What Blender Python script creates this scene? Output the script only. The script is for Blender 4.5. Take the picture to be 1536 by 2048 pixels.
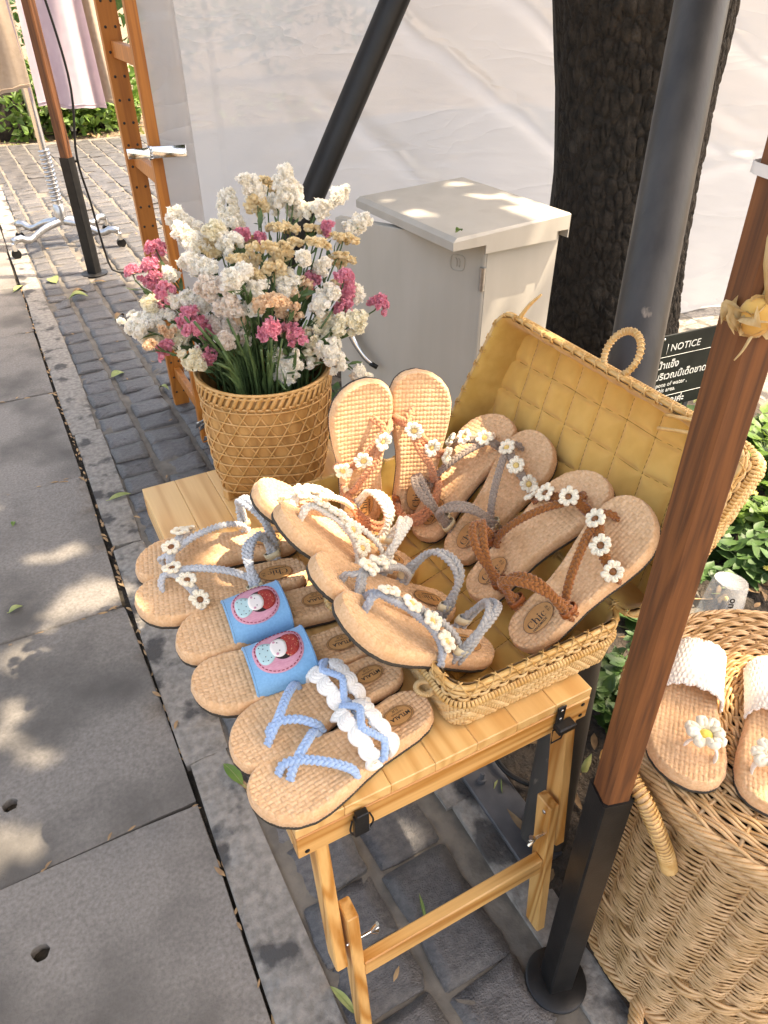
import bpy, math, random
import numpy as np
from mathutils import Vector, Matrix, noise
from mathutils.geometry import delaunay_2d_cdt

for o in list(bpy.data.objects):
    bpy.data.objects.remove(o)
S = bpy.context.scene
COL = S.collection
R = math.radians
rng = np.random.default_rng(7)
random.seed(7)

# ------------------------------------------------------------------ camera, sky, sun, exposure
S.render.resolution_x, S.render.resolution_y = 768, 1024
CAM_H, PITCH, YAW, FPX = 1.40, R(37.1), R(27.9), 1420.0
cd = bpy.data.cameras.new('camera')
cam = bpy.data.objects.new('camera', cd)
COL.objects.link(cam)
cam.location = (0, 0, CAM_H)
cam.rotation_euler = (math.pi / 2 - PITCH, 0, -YAW)
cd.sensor_fit = 'HORIZONTAL'
cd.sensor_width = 36.0
cd.lens = FPX / 1536.0 * 36.0
cd.clip_start, cd.clip_end = 0.02, 500.0
S.camera = cam

SUN = np.array([0.42, -0.17, 0.89]); SUN /= np.linalg.norm(SUN)
W = bpy.data.worlds.new('World'); S.world = W; W.use_nodes = True
wn = W.node_tree.nodes; wl = W.node_tree.links
for n in list(wn): wn.remove(n)
sky = wn.new('ShaderNodeTexSky'); sky.sky_type = 'NISHITA'; sky.sun_disc = False
sky.sun_elevation = math.asin(SUN[2]); sky.sun_rotation = math.atan2(SUN[0], SUN[1])
sky.air_density = 1.0; sky.dust_density = 5.0; sky.ozone_density = 1.0
bg = wn.new('ShaderNodeBackground'); bg.inputs[1].default_value = 0.15
wo = wn.new('ShaderNodeOutputWorld')
wl.new(sky.outputs[0], bg.inputs[0]); wl.new(bg.outputs[0], wo.inputs[0])
sd = bpy.data.lights.new('sun', 'SUN'); sd.energy = 2.5; sd.angle = R(0.53); sd.color = (1.0, 0.965, 0.91)
sun = bpy.data.objects.new('sun', sd); COL.objects.link(sun)
sun.rotation_euler = Vector(tuple(SUN)).to_track_quat('Z', 'Y').to_euler()
sun.location = (3, -2, 8)
S.view_settings.view_transform = 'Standard'; S.view_settings.look = 'None'
S.view_settings.exposure = 2.38; S.view_settings.gamma = 1.0
S.view_settings.use_curve_mapping = False
S.view_settings.use_white_balance = True
S.view_settings.white_balance_temperature = 8250
S.view_settings.white_balance_tint = 12
S.render.engine = 'CYCLES'
S.cycles.max_bounces = 8; S.cycles.transparent_max_bounces = 10
S.cycles.caustics_reflective = False; S.cycles.caustics_refractive = False

# sun gaps in the tree crown: where (px, py, height) the sun reaches, and how wide
HOLEPX = [(840, 425, .9, .055), (905, 375, .9, .04), (985, 400, .9, .05), (1075, 420, .9, .085), (930, 395, .9, .03), (1085, 520, .72, .07), (1070, 600, .55, .06), (790, 400, .9, .02),
          (710, 920, .765, .04), (750, 880, .80, .028), (850, 880, .78, .042), (870, 930, .71, .035), (720, 860, .82, .02), (945, 890, .74, .035), (985, 900, .74, .02), (760, 960, .71, .035),
          (545, 985, .76, .055), (650, 1010, .74, .05), (740, 1040, .70, .04), (640, 1055, .74, .02), (800, 900, .7, .02),
          (480, 1025, .66, .03), (560, 1070, .63, .03), (430, 1080, .63, .02), (520, 1120, .63, .02), (400, 1000, .6, .02), (590, 960, .6, .02),
          (190, 1185, 0, .085), (120, 1225, 0, .04), (45, 1310, 0, .07), (60, 1115, 0, .035), (135, 1105, 0, .04), (20, 1690, 0, .07), (90, 1510, 0, .03), (15, 1490, 0, .03), (280, 1240, .0, .04), (30, 1430, 0, .04),
          (1345, 400, 1.02, .07), (1330, 480, .97, .06), (1360, 330, 1.05, .05), (760, 1230, .72, .02), (1500, 1640, .57, .03), (1420, 1360, .6, .05), (1500, 1350, .6, .06), (1480, 900, .9, .05)]

# ------------------------------------------------------------------ layout helper: a pixel of a plan view -> a point in the place
_h = np.array([math.sin(YAW), math.cos(YAW), 0]); _r = np.array([math.cos(YAW), -math.sin(YAW), 0]); _z = np.array([0, 0, 1.0])
_F = math.cos(PITCH) * _h - math.sin(PITCH) * _z; _U = math.sin(PITCH) * _h + math.cos(PITCH) * _z
_C = np.array([0, 0, CAM_H])
def ray(x, y): return (x - 768) * _r - (y - 1024) * _U + FPX * _F
def onz(x, y, z): d = ray(x, y); return _C + d * (z - CAM_H) / d[2]
def ony(x, y, Y): d = ray(x, y); return _C + d * Y / d[1]
def atd(x, y, depth): return _C + ray(x, y) / FPX * depth
def proj(p):
    v = np.asarray(p, float) - _C; k = v @ _F
    return 768 + FPX * (v @ _r) / k, 1024 - FPX * (v @ _U) / k, k

# ------------------------------------------------------------------ object helpers
def tag(o, label=None, cat=None, group=None, kind=None):
    if label: o['label'] = label
    if cat: o['category'] = cat
    if group: o['group'] = group
    if kind: o['kind'] = kind
    return o
def empty(name, loc=(0, 0, 0), label=None, cat=None, group=None, kind=None):
    o = bpy.data.objects.new(name, None); COL.objects.link(o); o.location = tuple(loc)
    o.empty_display_size = .05
    return tag(o, label, cat, group, kind)
def put(name, me, parent=None, loc=None, mat=None):
    o = bpy.data.objects.new(name, me); COL.objects.link(o)
    if parent: o.parent = parent
    if loc is not None: o.location = tuple(loc)
    if mat is not None and not me.materials: me.materials.append(mat)
    return o

class MB:
    """collects shapes into one mesh"""
    def __init__(s): s.v = []; s.f = []; s.m = []; s.n = 0; s.cur = 0
    def add(s, v, f):
        v = np.asarray(v, float).reshape(-1, 3); s.v.append(v); o = s.n
        for q in f: s.f.append(tuple(int(i) + o for i in q)); s.m.append(s.cur)
        s.n += len(v)
    def grid(s, P, closeu=False, closev=False, flip=False):
        P = np.asarray(P, float); a, b = P.shape[:2]
        i = np.arange(a if closeu else a - 1)[:, None]; j = np.arange(b if closev else b - 1)[None, :]
        i2 = (i + 1) % a; j2 = (j + 1) % b
        q = np.stack([i * b + j + 0 * i, i2 * b + j, i2 * b + j2, i * b + j2 + 0 * j], -1).reshape(-1, 4)
        if flip: q = q[:, ::-1]
        q = q + s.n
        s.v.append(P.reshape(-1, 3)); s.f.extend(map(tuple, q.tolist())); s.m.extend([s.cur] * len(q)); s.n += a * b
    def box(s, c, d, rot=None, bev=0.0):
        hx, hy, hz = d[0] / 2, d[1] / 2, d[2] / 2
        if bev <= 0:
            v = np.array([[x, y, z] for z in (-hz, hz) for x, y in ((-hx, -hy), (hx, -hy), (hx, hy), (-hx, hy))])
            f = [(3, 2, 1, 0), (4, 5, 6, 7), (0, 1, 5, 4), (1, 2, 6, 5), (2, 3, 7, 6), (3, 0, 4, 7)]
        else:
            b = min(bev, hx * .99, hy * .99, hz * .99)
            lay = []
            for z, k in ((-hz, b), (-hz + b, 0), (hz - b, 0), (hz, b)):
                X, Y = hx - k, hy - k; bb = b * .6 if k == 0 else b * .3
                lay.append([[X - bb, -Y, z], [X, -Y + bb, z], [X, Y - bb, z], [X - bb, Y, z], [-X + bb, Y, z], [-X, Y - bb, z], [-X, -Y + bb, z], [-X + bb, -Y, z]])
            v = np.array(lay).reshape(-1, 3); f = []
            for l in range(3):
                for i in range(8):
                    f.append((l * 8 + i, l * 8 + (i + 1) % 8, l * 8 + 8 + (i + 1) % 8, l * 8 + 8 + i))
            f.append(tuple(range(7, -1, -1))); f.append(tuple(range(24, 32)))
        if rot is not None: v = v @ np.asarray(rot).T
        s.add(v + np.asarray(c, float), f)
    def beam(s, a, b, w, h, up=(0, 0, 1), bev=.002):
        a = np.asarray(a, float); b = np.asarray(b, float); x = b - a; L = np.linalg.norm(x); x /= L
        up = np.asarray(up, float); y = np.cross(up, x); y /= np.linalg.norm(y); z = np.cross(x, y)
        s.box((a + b) / 2, (L, w, h), np.stack([x, y, z], 1), bev)
    def tube(s, P, r, n=6, closed=False, cap=True, up=(0, 0, 1), sx=1.0):
        P = np.asarray(P, float); k = len(P); r = np.broadcast_to(np.asarray(r, float), (k,))
        T = np.gradient(P, axis=0) if not closed else (np.roll(P, -1, 0) - np.roll(P, 1, 0))
        T = T / (np.linalg.norm(T, axis=1, keepdims=True) + 1e-12)
        up = np.asarray(up, float)
        if k > 2 and not closed:
            N = np.zeros_like(P); u = up - T[0] * (up @ T[0])
            if np.linalg.norm(u) < 1e-3: u = np.array([1, 0, 0]) - T[0] * T[0][0]
            N[0] = u / np.linalg.norm(u)
            for i in range(1, k):
                u = N[i - 1] - T[i] * (N[i - 1] @ T[i]); N[i] = u / (np.linalg.norm(u) + 1e-12)
        else:
            N = up - T * (T @ up)[:, None]; q = np.linalg.norm(N, axis=1)
            bad = q < 1e-3
            if bad.any(): N[bad] = np.array([1, 0, 0]) - T[bad] * T[bad][:, :1]
            N = N / np.linalg.norm(N, axis=1, keepdims=True)
        B = np.cross(T, N)
        a = np.arange(n) / n * 2 * math.pi
        G = P[:, None] + r[:, None, None] * (np.cos(a)[None, :, None] * N[:, None] + sx * np.sin(a)[None, :, None] * B[:, None])
        o = s.n
        s.grid(G, closeu=closed, closev=True)
        if cap and not closed:
            s.f.append(tuple(o + i for i in range(n))); s.m.append(s.cur)
            s.f.append(tuple(o + (k - 1) * n + i for i in range(n - 1, -1, -1))); s.m.append(s.cur)
    def lathe(s, prof, n=32, c=(0, 0, 0), cap0=True, cap1=True):
        a = np.arange(n) / n * 2 * math.pi; prof = np.asarray(prof, float)
        G = np.stack([prof[:, None, 0] * np.cos(a), prof[:, None, 0] * np.sin(a), prof[:, None, 1] + 0 * a], -1) + np.asarray(c, float)
        o = s.n; k = len(prof); s.grid(G, closev=True, flip=True)
        if cap0: s.f.append(tuple(o + i for i in range(n - 1, -1, -1))); s.m.append(s.cur)
        if cap1: s.f.append(tuple(o + (k - 1) * n + i for i in range(n))); s.m.append(s.cur)
    def ball(s, c, r, n=8, m=5, rot=None):
        r = np.broadcast_to(np.asarray(r, float), (3,)); a = np.arange(n) / n * 2 * math.pi
        t = (np.arange(1, m) / m) * math.pi
        V = np.stack([np.sin(t)[:, None] * np.cos(a), np.sin(t)[:, None] * np.sin(a), np.cos(t)[:, None] + 0 * a], -1).reshape(-1, 3)
        V = np.vstack([V, [[0, 0, 1], [0, 0, -1]]]) * r
        if rot is not None: V = V @ np.asarray(rot).T
        f = [(i * n + j, (i + 1) * n + j, (i + 1) * n + (j + 1) % n, i * n + (j + 1) % n) for i in range(m - 2) for j in range(n)]
        k = (m - 1) * n
        f += [(k, j, (j + 1) % n) for j in range(n)] + [((m - 2) * n + j, k + 1, (m - 2) * n + (j + 1) % n) for j in range(n)]
        s.add(V + np.asarray(c, float), f)
    def mesh(s, name, mat=None, smooth=True, ang=None):
        me = bpy.data.meshes.new(name)
        v = np.vstack(s.v) if s.v else np.zeros((0, 3))
        me.from_pydata(v.tolist(), [], s.f)
        if mat is not None:
            for m in (mat if isinstance(mat, (list, tuple)) else [mat]): me.materials.append(m)
            if isinstance(mat, (list, tuple)): me.polygons.foreach_set('material_index', s.m)
        if smooth:
            me.polygons.foreach_set('use_smooth', [True] * len(me.polygons))
            if ang: me.set_sharp_from_angle(angle=R(ang))
        me.update()
        return me
    def build(s, name, mat, parent=None, smooth=True, ang=None, loc=None):
        return put(name, s.mesh(name, mat, smooth, ang), parent, loc)

def spline(P, n):
    """smooth curve through the points"""
    P = np.asarray(P, float); k = len(P)
    if k == 2: t = np.linspace(0, 1, n)[:, None]; return P[0] * (1 - t) + P[1] * t
    Q = np.vstack([2 * P[0] - P[1], P, 2 * P[-1] - P[-2]])
    d = np.linalg.norm(np.diff(P, axis=0), axis=1); cum = np.r_[0, np.cumsum(d)]
    out = []
    for u in np.linspace(0, cum[-1], n):
        i = min(np.searchsorted(cum, u, 'right') - 1, k - 2); i = max(i, 0); t = (u - cum[i]) / max(d[i], 1e-9)
        a, b, c, e = Q[i], Q[i + 1], Q[i + 2], Q[i + 3]
        out.append(.5 * (2 * b + (c - a) * t + (2 * a - 5 * b + 4 * c - e) * t * t + (3 * b - a - 3 * c + e) * t ** 3))
    return np.array(out)
def nz(x, y=0., z=0.): return noise.noise(Vector((x, y, z)))

# ------------------------------------------------------------------ materials
def _nt(name):
    m = bpy.data.materials.new(name); m.use_nodes = True
    nt = m.node_tree; b = nt.nodes['Principled BSDF']
    return m, nt, nt.nodes, nt.links, b
def rgb(c, a=1.0): return (c[0], c[1], c[2], a)
def hexc(h):
    h = h.lstrip('#'); c = [int(h[i:i + 2], 16) / 255 for i in (0, 2, 4)]
    return tuple(((x + .055) / 1.055) ** 2.4 if x > .04045 else x / 12.92 for x in c)
def mat(name, c1, c2=None, rough=.7, scale=20., detail=6., stretch=(1, 1, 1), bump=0., bscale=None, bdist=.002, metal=0., spec=.5,
        objrand=0., lo=.35, hi=.65, c3=None, s3=3., t3=(.55, .7), sheen=0., transl=0., coat=0., distort=0.):
    m, nt, N, L, b = _nt(name)
    b.inputs['Roughness'].default_value = rough; b.inputs['Metallic'].default_value = metal
    b.inputs['Specular IOR Level'].default_value = spec
    if sheen: b.inputs['Sheen Weight'].default_value = sheen
    if coat: b.inputs['Coat Weight'].default_value = coat; b.inputs['Coat Roughness'].default_value = .25
    tc = N.new('ShaderNodeTexCoord'); mp = N.new('ShaderNodeMapping'); mp.inputs['Scale'].default_value = stretch
    L.new(tc.outputs['Object'], mp.inputs[0])
    vec = mp.outputs[0]
    if objrand:
        oi = N.new('ShaderNodeObjectInfo'); ad = N.new('ShaderNodeVectorMath'); ad.operation = 'MULTIPLY_ADD'
        cx = N.new('ShaderNodeCombineXYZ')
        for i in range(3): L.new(oi.outputs['Random'], cx.inputs[i])
        ad.inputs[1].default_value = (17, 31, 23); L.new(cx.outputs[0], ad.inputs[0]); L.new(vec, ad.inputs[2]); vec = ad.outputs[0]
    col = None
    if c2 is not None:
        t = N.new('ShaderNodeTexNoise'); t.inputs['Scale'].default_value = scale; t.inputs['Detail'].default_value = detail
        t.inputs['Distortion'].default_value = distort
        L.new(vec, t.inputs['Vector'])
        mr = N.new('ShaderNodeMapRange'); mr.inputs[1].default_value = lo; mr.inputs[2].default_value = hi
        L.new(t.outputs[0], mr.inputs[0])
        mx = N.new('ShaderNodeMix'); mx.data_type = 'RGBA'
        mx.inputs[6].default_value = rgb(c1); mx.inputs[7].default_value = rgb(c2)
        L.new(mr.outputs[0], mx.inputs[0]); col = mx.outputs[2]
        if c3 is not None:
            t2 = N.new('ShaderNodeTexNoise'); t2.inputs['Scale'].default_value = s3; t2.inputs['Detail'].default_value = 8
            L.new(vec, t2.inputs['Vector'])
            m2 = N.new('ShaderNodeMapRange'); m2.inputs[1].default_value = t3[0]; m2.inputs[2].default_value = t3[1]
            L.new(t2.outputs[0], m2.inputs[0])
            x2 = N.new('ShaderNodeMix'); x2.data_type = 'RGBA'; x2.inputs[7].default_value = rgb(c3)
            L.new(m2.outputs[0], x2.inputs[0]); L.new(col, x2.inputs[6]); col = x2.outputs[2]
    if objrand:
        hs = N.new('ShaderNodeHueSaturation'); v = N.new('ShaderNodeMapRange')
        v.inputs[3].default_value = 1 - objrand; v.inputs[4].default_value = 1 + objrand
        L.new(oi.outputs['Random'], v.inputs[0]); L.new(v.outputs[0], hs.inputs['Value'])
        if col is None: hs.inputs['Color'].default_value = rgb(c1)
        else: L.new(col, hs.inputs['Color'])
        col = hs.outputs[0]
    if col is None: b.inputs['Base Color'].default_value = rgb(c1)
    else: L.new(col, b.inputs['Base Color'])
    if bump:
        tb = N.new('ShaderNodeTexNoise'); tb.inputs['Scale'].default_value = bscale or scale * 3; tb.inputs['Detail'].default_value = 8
        L.new(vec, tb.inputs['Vector'])
        bp = N.new('ShaderNodeBump'); bp.inputs['Strength'].default_value = bump; bp.inputs['Distance'].default_value = bdist
        L.new(tb.outputs[0], bp.inputs['Height']); L.new(bp.outputs[0], b.inputs['Normal'])
    if transl:
        out = N['Material Output']; tr = N.new('ShaderNodeBsdfTranslucent'); ms = N.new('ShaderNodeMixShader')
        ms.inputs[0].default_value = transl
        if col is None: tr.inputs[0].default_value = rgb(c1)
        else: L.new(col, tr.inputs[0])
        L.new(b.outputs[0], ms.inputs[1]); L.new(tr.outputs[0], ms.inputs[2]); L.new(ms.outputs[0], out.inputs[0])
    return m
def woodmat(name, light, dark, axis=0, ring=14., rough=.5, dens=.5, objrand=.06, coat=0., wob=1.0, fine=.5):
    """long grain: noise stretched along one axis drives bands of early and late wood"""
    m, nt, N, L, b = _nt(name)
    b.inputs['Roughness'].default_value = rough
    if coat: b.inputs['Coat Weight'].default_value = coat; b.inputs['Coat Roughness'].default_value = .3
    tc = N.new('ShaderNodeTexCoord'); oi = N.new('ShaderNodeObjectInfo')
    cx = N.new('ShaderNodeCombineXYZ'); ad = N.new('ShaderNodeVectorMath'); ad.operation = 'MULTIPLY_ADD'; ad.inputs[1].default_value = (3.1, 5.3, 7.7)
    for i in range(3): L.new(oi.outputs['Random'], cx.inputs[i])
    L.new(cx.outputs[0], ad.inputs[0]); L.new(tc.outputs['Object'], ad.inputs[2])
    sc = [ring, ring, ring]; sc[axis] = ring * .07
    mp = N.new('ShaderNodeMapping'); mp.inputs['Scale'].default_value = sc; L.new(ad.outputs[0], mp.inputs[0])
    t = N.new('ShaderNodeTexNoise'); t.inputs['Scale'].default_value = 1.0; t.inputs['Detail'].default_value = 2.0; t.inputs['Distortion'].default_value = .3 * wob
    L.new(mp.outputs[0], t.inputs['Vector'])
    mu = N.new('ShaderNodeMath'); mu.operation = 'MULTIPLY'; mu.inputs[1].default_value = 9.0; L.new(t.outputs[0], mu.inputs[0])
    fr = N.new('ShaderNodeMath'); fr.operation = 'PINGPONG'; fr.inputs[1].default_value = .5; L.new(mu.outputs[0], fr.inputs[0])
    mr = N.new('ShaderNodeMapRange'); mr.interpolation_type = 'SMOOTHSTEP'; mr.inputs[1].default_value = .12; mr.inputs[2].default_value = .5
    mr.inputs[4].default_value = dens; L.new(fr.outputs[0], mr.inputs[0])
    s2 = [260., 260., 260.]; s2[axis] = 9.
    m2 = N.new('ShaderNodeMapping'); m2.inputs['Scale'].default_value = s2; L.new(ad.outputs[0], m2.inputs[0])
    t2 = N.new('ShaderNodeTexNoise'); t2.inputs['Scale'].default_value = 1.; t2.inputs['Detail'].default_value = 4; L.new(m2.outputs[0], t2.inputs['Vector'])
    f2 = N.new('ShaderNodeMapRange'); f2.inputs[1].default_value = .4; f2.inputs[2].default_value = .75; f2.inputs[4].default_value = fine * .5; L.new(t2.outputs[0], f2.inputs[0])
    a2 = N.new('ShaderNodeMath'); a2.operation = 'ADD'; a2.use_clamp = True; L.new(mr.outputs[0], a2.inputs[0]); L.new(f2.outputs[0], a2.inputs[1])
    mx = N.new('ShaderNodeMix'); mx.data_type = 'RGBA'; mx.inputs[6].default_value = rgb(light); mx.inputs[7].default_value = rgb(dark)
    L.new(a2.outputs[0], mx.inputs[0])
    hs = N.new('ShaderNodeHueSaturation'); v = N.new('ShaderNodeMapRange'); v.inputs[3].default_value = 1 - objrand; v.inputs[4].default_value = 1 + objrand
    L.new(oi.outputs['Random'], v.inputs[0]); L.new(v.outputs[0], hs.inputs['Value']); L.new(mx.outputs[2], hs.inputs['Color'])
    L.new(hs.outputs[0], b.inputs['Base Color'])
    bp = N.new('ShaderNodeBump'); bp.inputs['Strength'].default_value = .25; bp.inputs['Distance'].default_value = .0006
    L.new(t2.outputs[0], bp.inputs['Height']); L.new(bp.outputs[0], b.inputs['Normal'])
    return m

M = {}
M['slab'] = mat('slab_concrete', (.140, .126, .108), (.222, .200, .175), .92, 130, 6, bump=.7, bscale=210, bdist=.003, c3=(.088, .079, .068), s3=3.4, t3=(.47, .66), objrand=.06, lo=.3, hi=.72)
M['kerb'] = mat('kerb_concrete', (.255, .232, .20), (.16, .146, .126), .92, 60, 10, bump=1., bscale=110, bdist=.004, c3=(.06, .055, .05), s3=10, t3=(.54, .62))
M['cobble'] = mat('slate_cobble', (.062, .058, .056), (.108, .100, .094), .45, 11, 10, bump=.7, bscale=38, bdist=.006, objrand=.22, c3=(.12, .105, .09), s3=14, t3=(.62, .8))
M['bed'] = mat('sandy_mortar', (.155, .135, .108), (.09, .08, .066), .95, 22, 10, bump=.7, bscale=90, bdist=.004)
M['soil'] = mat('dark_soil', (.03, .024, .018), (.07, .053, .038), .95, 18, 10, bump=1., bscale=60, bdist=.02)
M['earth'] = mat('dry_earth', (.22, .16, .10), (.10, .07, .045), .95, 6, 10, bump=.8, bscale=30, bdist=.02)
M['crackdirt'] = mat('joint_dirt', (.02, .017, .013), (.055, .043, .028), .95, 60, 8, bump=1., bscale=150, bdist=.006)
M['bark'] = mat('bark', (.013, .010, .007), (.036, .027, .019), .95, 30, 10, bump=1., bscale=140, bdist=.006, c3=(.075, .06, .046), s3=9, t3=(.62, .8))
M['pine'] = woodmat('pine_x', hexc('#dba968'), hexc('#a8691f'), 0, 13, .42, .75, coat=.15)
M['piney'] = woodmat('pine_y', hexc('#e0b475'), hexc('#b87c36'), 1, 9, .38, .45, coat=.25, fine=.3)
M['pinez'] = woodmat('pine_z', hexc('#dcab6a'), hexc('#a8691f'), 2, 13, .45, .75, coat=.15)
M['rackpine'] = woodmat('aged_pine', hexc('#b9722f'), hexc('#8a4a17'), 2, 13, .5, .5)
M['teak'] = woodmat('red_brown_hardwood', hexc('#774722'), hexc('#4f2c13'), 2, 16, .68, .55, fine=1.3)
M['black'] = mat('black_paint', (.006, .006, .006), (.014, .013, .012), .38, 30, 6, bump=.1, bscale=300, spec=.3)
M['blackpole'] = mat('black_pole_paint', (.009, .009, .009), (.015, .014, .013), .5, 20, 8, bump=.15, bscale=180)
M['chrome'] = mat('chrome', (.75, .75, .74), None, .16, metal=1.0)
M['steel'] = mat('brushed_steel', (.52, .52, .53), (.4, .4, .4), .3, 60, 4, metal=1.0)
M['greypole'] = mat('worn_grey_steel', (.036, .033, .030), (.06, .055, .049), .42, 7, 8, stretch=(3, 3, .6), metal=.0, spec=.28, bump=.12, bscale=60, c3=(.24, .2, .16), s3=9, t3=(.68, .74))
M['plate'] = mat('grey_steel_plate', (.06, .062, .067), (.10, .10, .105), .55, 16, 8, metal=.3, bump=.3, bscale=120)
M['cabinet'] = mat('cabinet_paint', (.42, .385, .325), (.455, .42, .36), .45, 5, 8, bump=.12, bscale=420, bdist=.0006, stretch=(3, 3, .5), c3=(.33, .29, .235), s3=3.5, t3=(.60, .85))
M['rattan'] = mat('rattan_peel', hexc('#dfbe8a'), hexc('#cba36a'), .45, 55, 6, objrand=.04, c3=hexc('#a87c46'), s3=70, t3=(.62, .72))
M['rattan2'] = mat('rattan_pale', hexc('#dcb578'), hexc('#c1924f'), .45, 60, 6)
M['wicker'] = mat('brown_wicker', hexc('#d2ac7e'), hexc('#b08a5a'), .42, 40, 8, c3=hexc('#83592e'), s3=48, t3=(.62, .74), objrand=.05)
M['gapshade'] = mat('gap_shade', hexc('#3a2410'), hexc('#2a180a'), .7, 40, 4)  # dark brown standing for the shade in the gaps of the hamper weave
M['cane'] = mat('cane_strip', hexc('#d0a36a'), hexc('#b98c50'), .42, 60, 6)
M['bamboo'] = mat('bamboo_panel', hexc('#be9158'), hexc('#9c703e'), .5, 60, 6, stretch=(1, 1, .25), bump=.3, bscale=200, bdist=.001)
M['lining'] = mat('mustard_cotton', hexc('#daab5c'), hexc('#d1a152'), .95, 30, 6, sheen=.2, bump=.35, bscale=900, bdist=.0006)
M['thread'] = mat('quilting_thread', hexc('#86611f'), None, .9)
M['liningT'] = mat('mustard_cotton_edge', hexc('#d3aa5c'), hexc('#c59a4a'), .9, 30, 6, sheen=.2)
M['jute'] = mat('woven_jute', hexc('#e5bd93'), hexc('#d8aa7c'), .85, 300, 4, sheen=.15, c3=hexc('#cb9a69'), s3=30, t3=(.5, .85), bump=.3, bscale=1500, bdist=.0005)
def add_tone(m, dark):
    """each woven cell has its own slightly different thread tone (mesh attribute 'tone')"""
    nt = m.node_tree; N, L = nt.nodes, nt.links; b = N['Principled BSDF']; src = b.inputs['Base Color'].links[0].from_socket
    at = N.new('ShaderNodeAttribute'); at.attribute_name = 'tone'; mx = N.new('ShaderNodeMix'); mx.data_type = 'RGBA'; mx.blend_type = 'MULTIPLY'; mx.inputs[0].default_value = 1.0
    rp = N.new('ShaderNodeMix'); rp.data_type = 'RGBA'; rp.inputs[6].default_value = rgb(dark); rp.inputs[7].default_value = (1.08, 1.08, 1.08, 1)
    L.new(at.outputs['Fac'], rp.inputs[0]); L.new(src, mx.inputs[6]); L.new(rp.outputs[2], mx.inputs[7]); L.new(mx.outputs[2], b.inputs['Base Color'])
add_tone(M['jute'], (.78, .72, .64))
M['outsole'] = mat('rubber_outsole', (.035, .03, .022), (.05, .042, .03), .8, 60, 4)
M['patch'] = mat('printed_cork_patch', hexc('#c8935a'), hexc('#bd8850'), .7, 90, 4)
M['ink'] = mat('dark_print', (.022, .017, .014), None, .6)
M['keeper'] = mat('cream_leather', hexc('#e3d3ae'), hexc('#d8c69e'), .5, 60, 4)
M['keeperb'] = mat('brown_leather', hexc('#9a5320'), hexc('#86451a'), .5, 60, 4)
def cord(name, c, c2): return mat('cord_' + name, c, c2, .85, 420, 4, sheen=.3, bump=.3, bscale=1400, bdist=.0006)
M['c_salmon'] = cord('salmon', hexc('#c98a63'), hexc('#b67650'))
M['c_taupe'] = cord('taupe', hexc('#a3907f'), hexc('#8d7a69'))
M['c_brown'] = cord('caramel', hexc('#9c5e22'), hexc('#834a17'))
M['c_white'] = cord('white', hexc('#ebe2d0'), hexc('#ddd2bd'))
M['c_grey'] = cord('grey', hexc('#b2ada6'), hexc('#9c9790'))
M['c_greyblue'] = cord('grey_blue', hexc('#adafb2'), hexc('#989ca2'))
M['c_ice'] = cord('ice_blue', hexc('#c8c7c5'), hexc('#b2b3b4'))
M['c_blue'] = cord('sky_blue', hexc('#a5bcd8'), hexc('#92aecf'))
M['c_cotton'] = cord('cotton', hexc('#f2ede4'), hexc('#e6dfd4'))
M['daisy'] = cord('daisy', hexc('#f0e6cf'), hexc('#e4d8bd'))
M['dyellow'] = cord('yellow_button', hexc('#e3c47c'), hexc('#d6b164'))
M['dbrown'] = mat('wood_bead', hexc('#8a5527'), hexc('#6d3f19'), .4, 90, 4)
M['lemon'] = cord('lemon', hexc('#ecd96a'), hexc('#e0c850'))
M['felt'] = mat('blue_felt', hexc('#80b4d6'), hexc('#75aacd'), .95, 300, 4, sheen=.3, bump=.3, bscale=900, bdist=.0006)
M['pinkcloth'] = mat('pink_cloth', hexc('#e0a2ad'), hexc('#d68f9d'), .9, 150, 4, stretch=(1, 6, 1), bump=.3, bscale=700, bdist=.0005)
M['redcloth'] = mat('red_print_cloth', hexc('#b03a2e'), hexc('#a02c26'), .9, 200, 4, c3=hexc('#e0c090'), s3=420, t3=(.62, .66))
M['facecloth'] = mat('cream_cloth', hexc('#f3e6da'), None, .9)
M['mintcloth'] = mat('mint_cloth', hexc('#b9d6d3'), None, .9)
M['darkcloth'] = mat('dark_brown_cloth', hexc('#2c1c18'), None, .9)
M['stitch'] = mat('red_thread', hexc('#a03848'), None, .9)
M['crochet'] = cord('crochet', hexc('#efe6da'), hexc('#e2d6c6'))
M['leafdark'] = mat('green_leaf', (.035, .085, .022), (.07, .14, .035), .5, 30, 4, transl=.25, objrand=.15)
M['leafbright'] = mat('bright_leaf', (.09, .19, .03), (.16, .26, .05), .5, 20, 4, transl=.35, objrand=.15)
M['leafyellow'] = mat('yellowing_leaf', (.36, .38, .14), (.22, .28, .08), .55, 40, 4, transl=.2, objrand=.15)
M['leafdry'] = mat('dry_leaf', (.30, .19, .09), (.17, .10, .05), .8, 40, 5, objrand=.3)
M['stem'] = mat('statice_stem', (.055, .10, .03), (.09, .15, .05), .6, 60, 4, transl=.1)
M['fwhite'] = mat('white_floret', hexc('#fffcf5'), hexc('#faf4e6'), .8, 90, 3, transl=.55)
M['fblush'] = mat('blush_floret', hexc('#f8f0e4'), hexc('#f0e2d4'), .8, 120, 3, transl=.45)
M['fcream'] = mat('cream_floret', hexc('#faf5e2'), hexc('#f2e9cf'), .8, 120, 3, transl=.45)
M['fyellow'] = mat('peach_yellow_floret', hexc('#f6e6c2'), hexc('#ecd5a4'), .8, 120, 3, transl=.4)
M['fpeach'] = mat('peach_floret', hexc('#f1d8b8'), hexc('#e8c6a0'), .8, 120, 3, transl=.4)
M['fpink'] = mat('pink_floret', hexc('#eaa6b4'), hexc('#dd8b9e'), .8, 120, 3, transl=.4)
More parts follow.
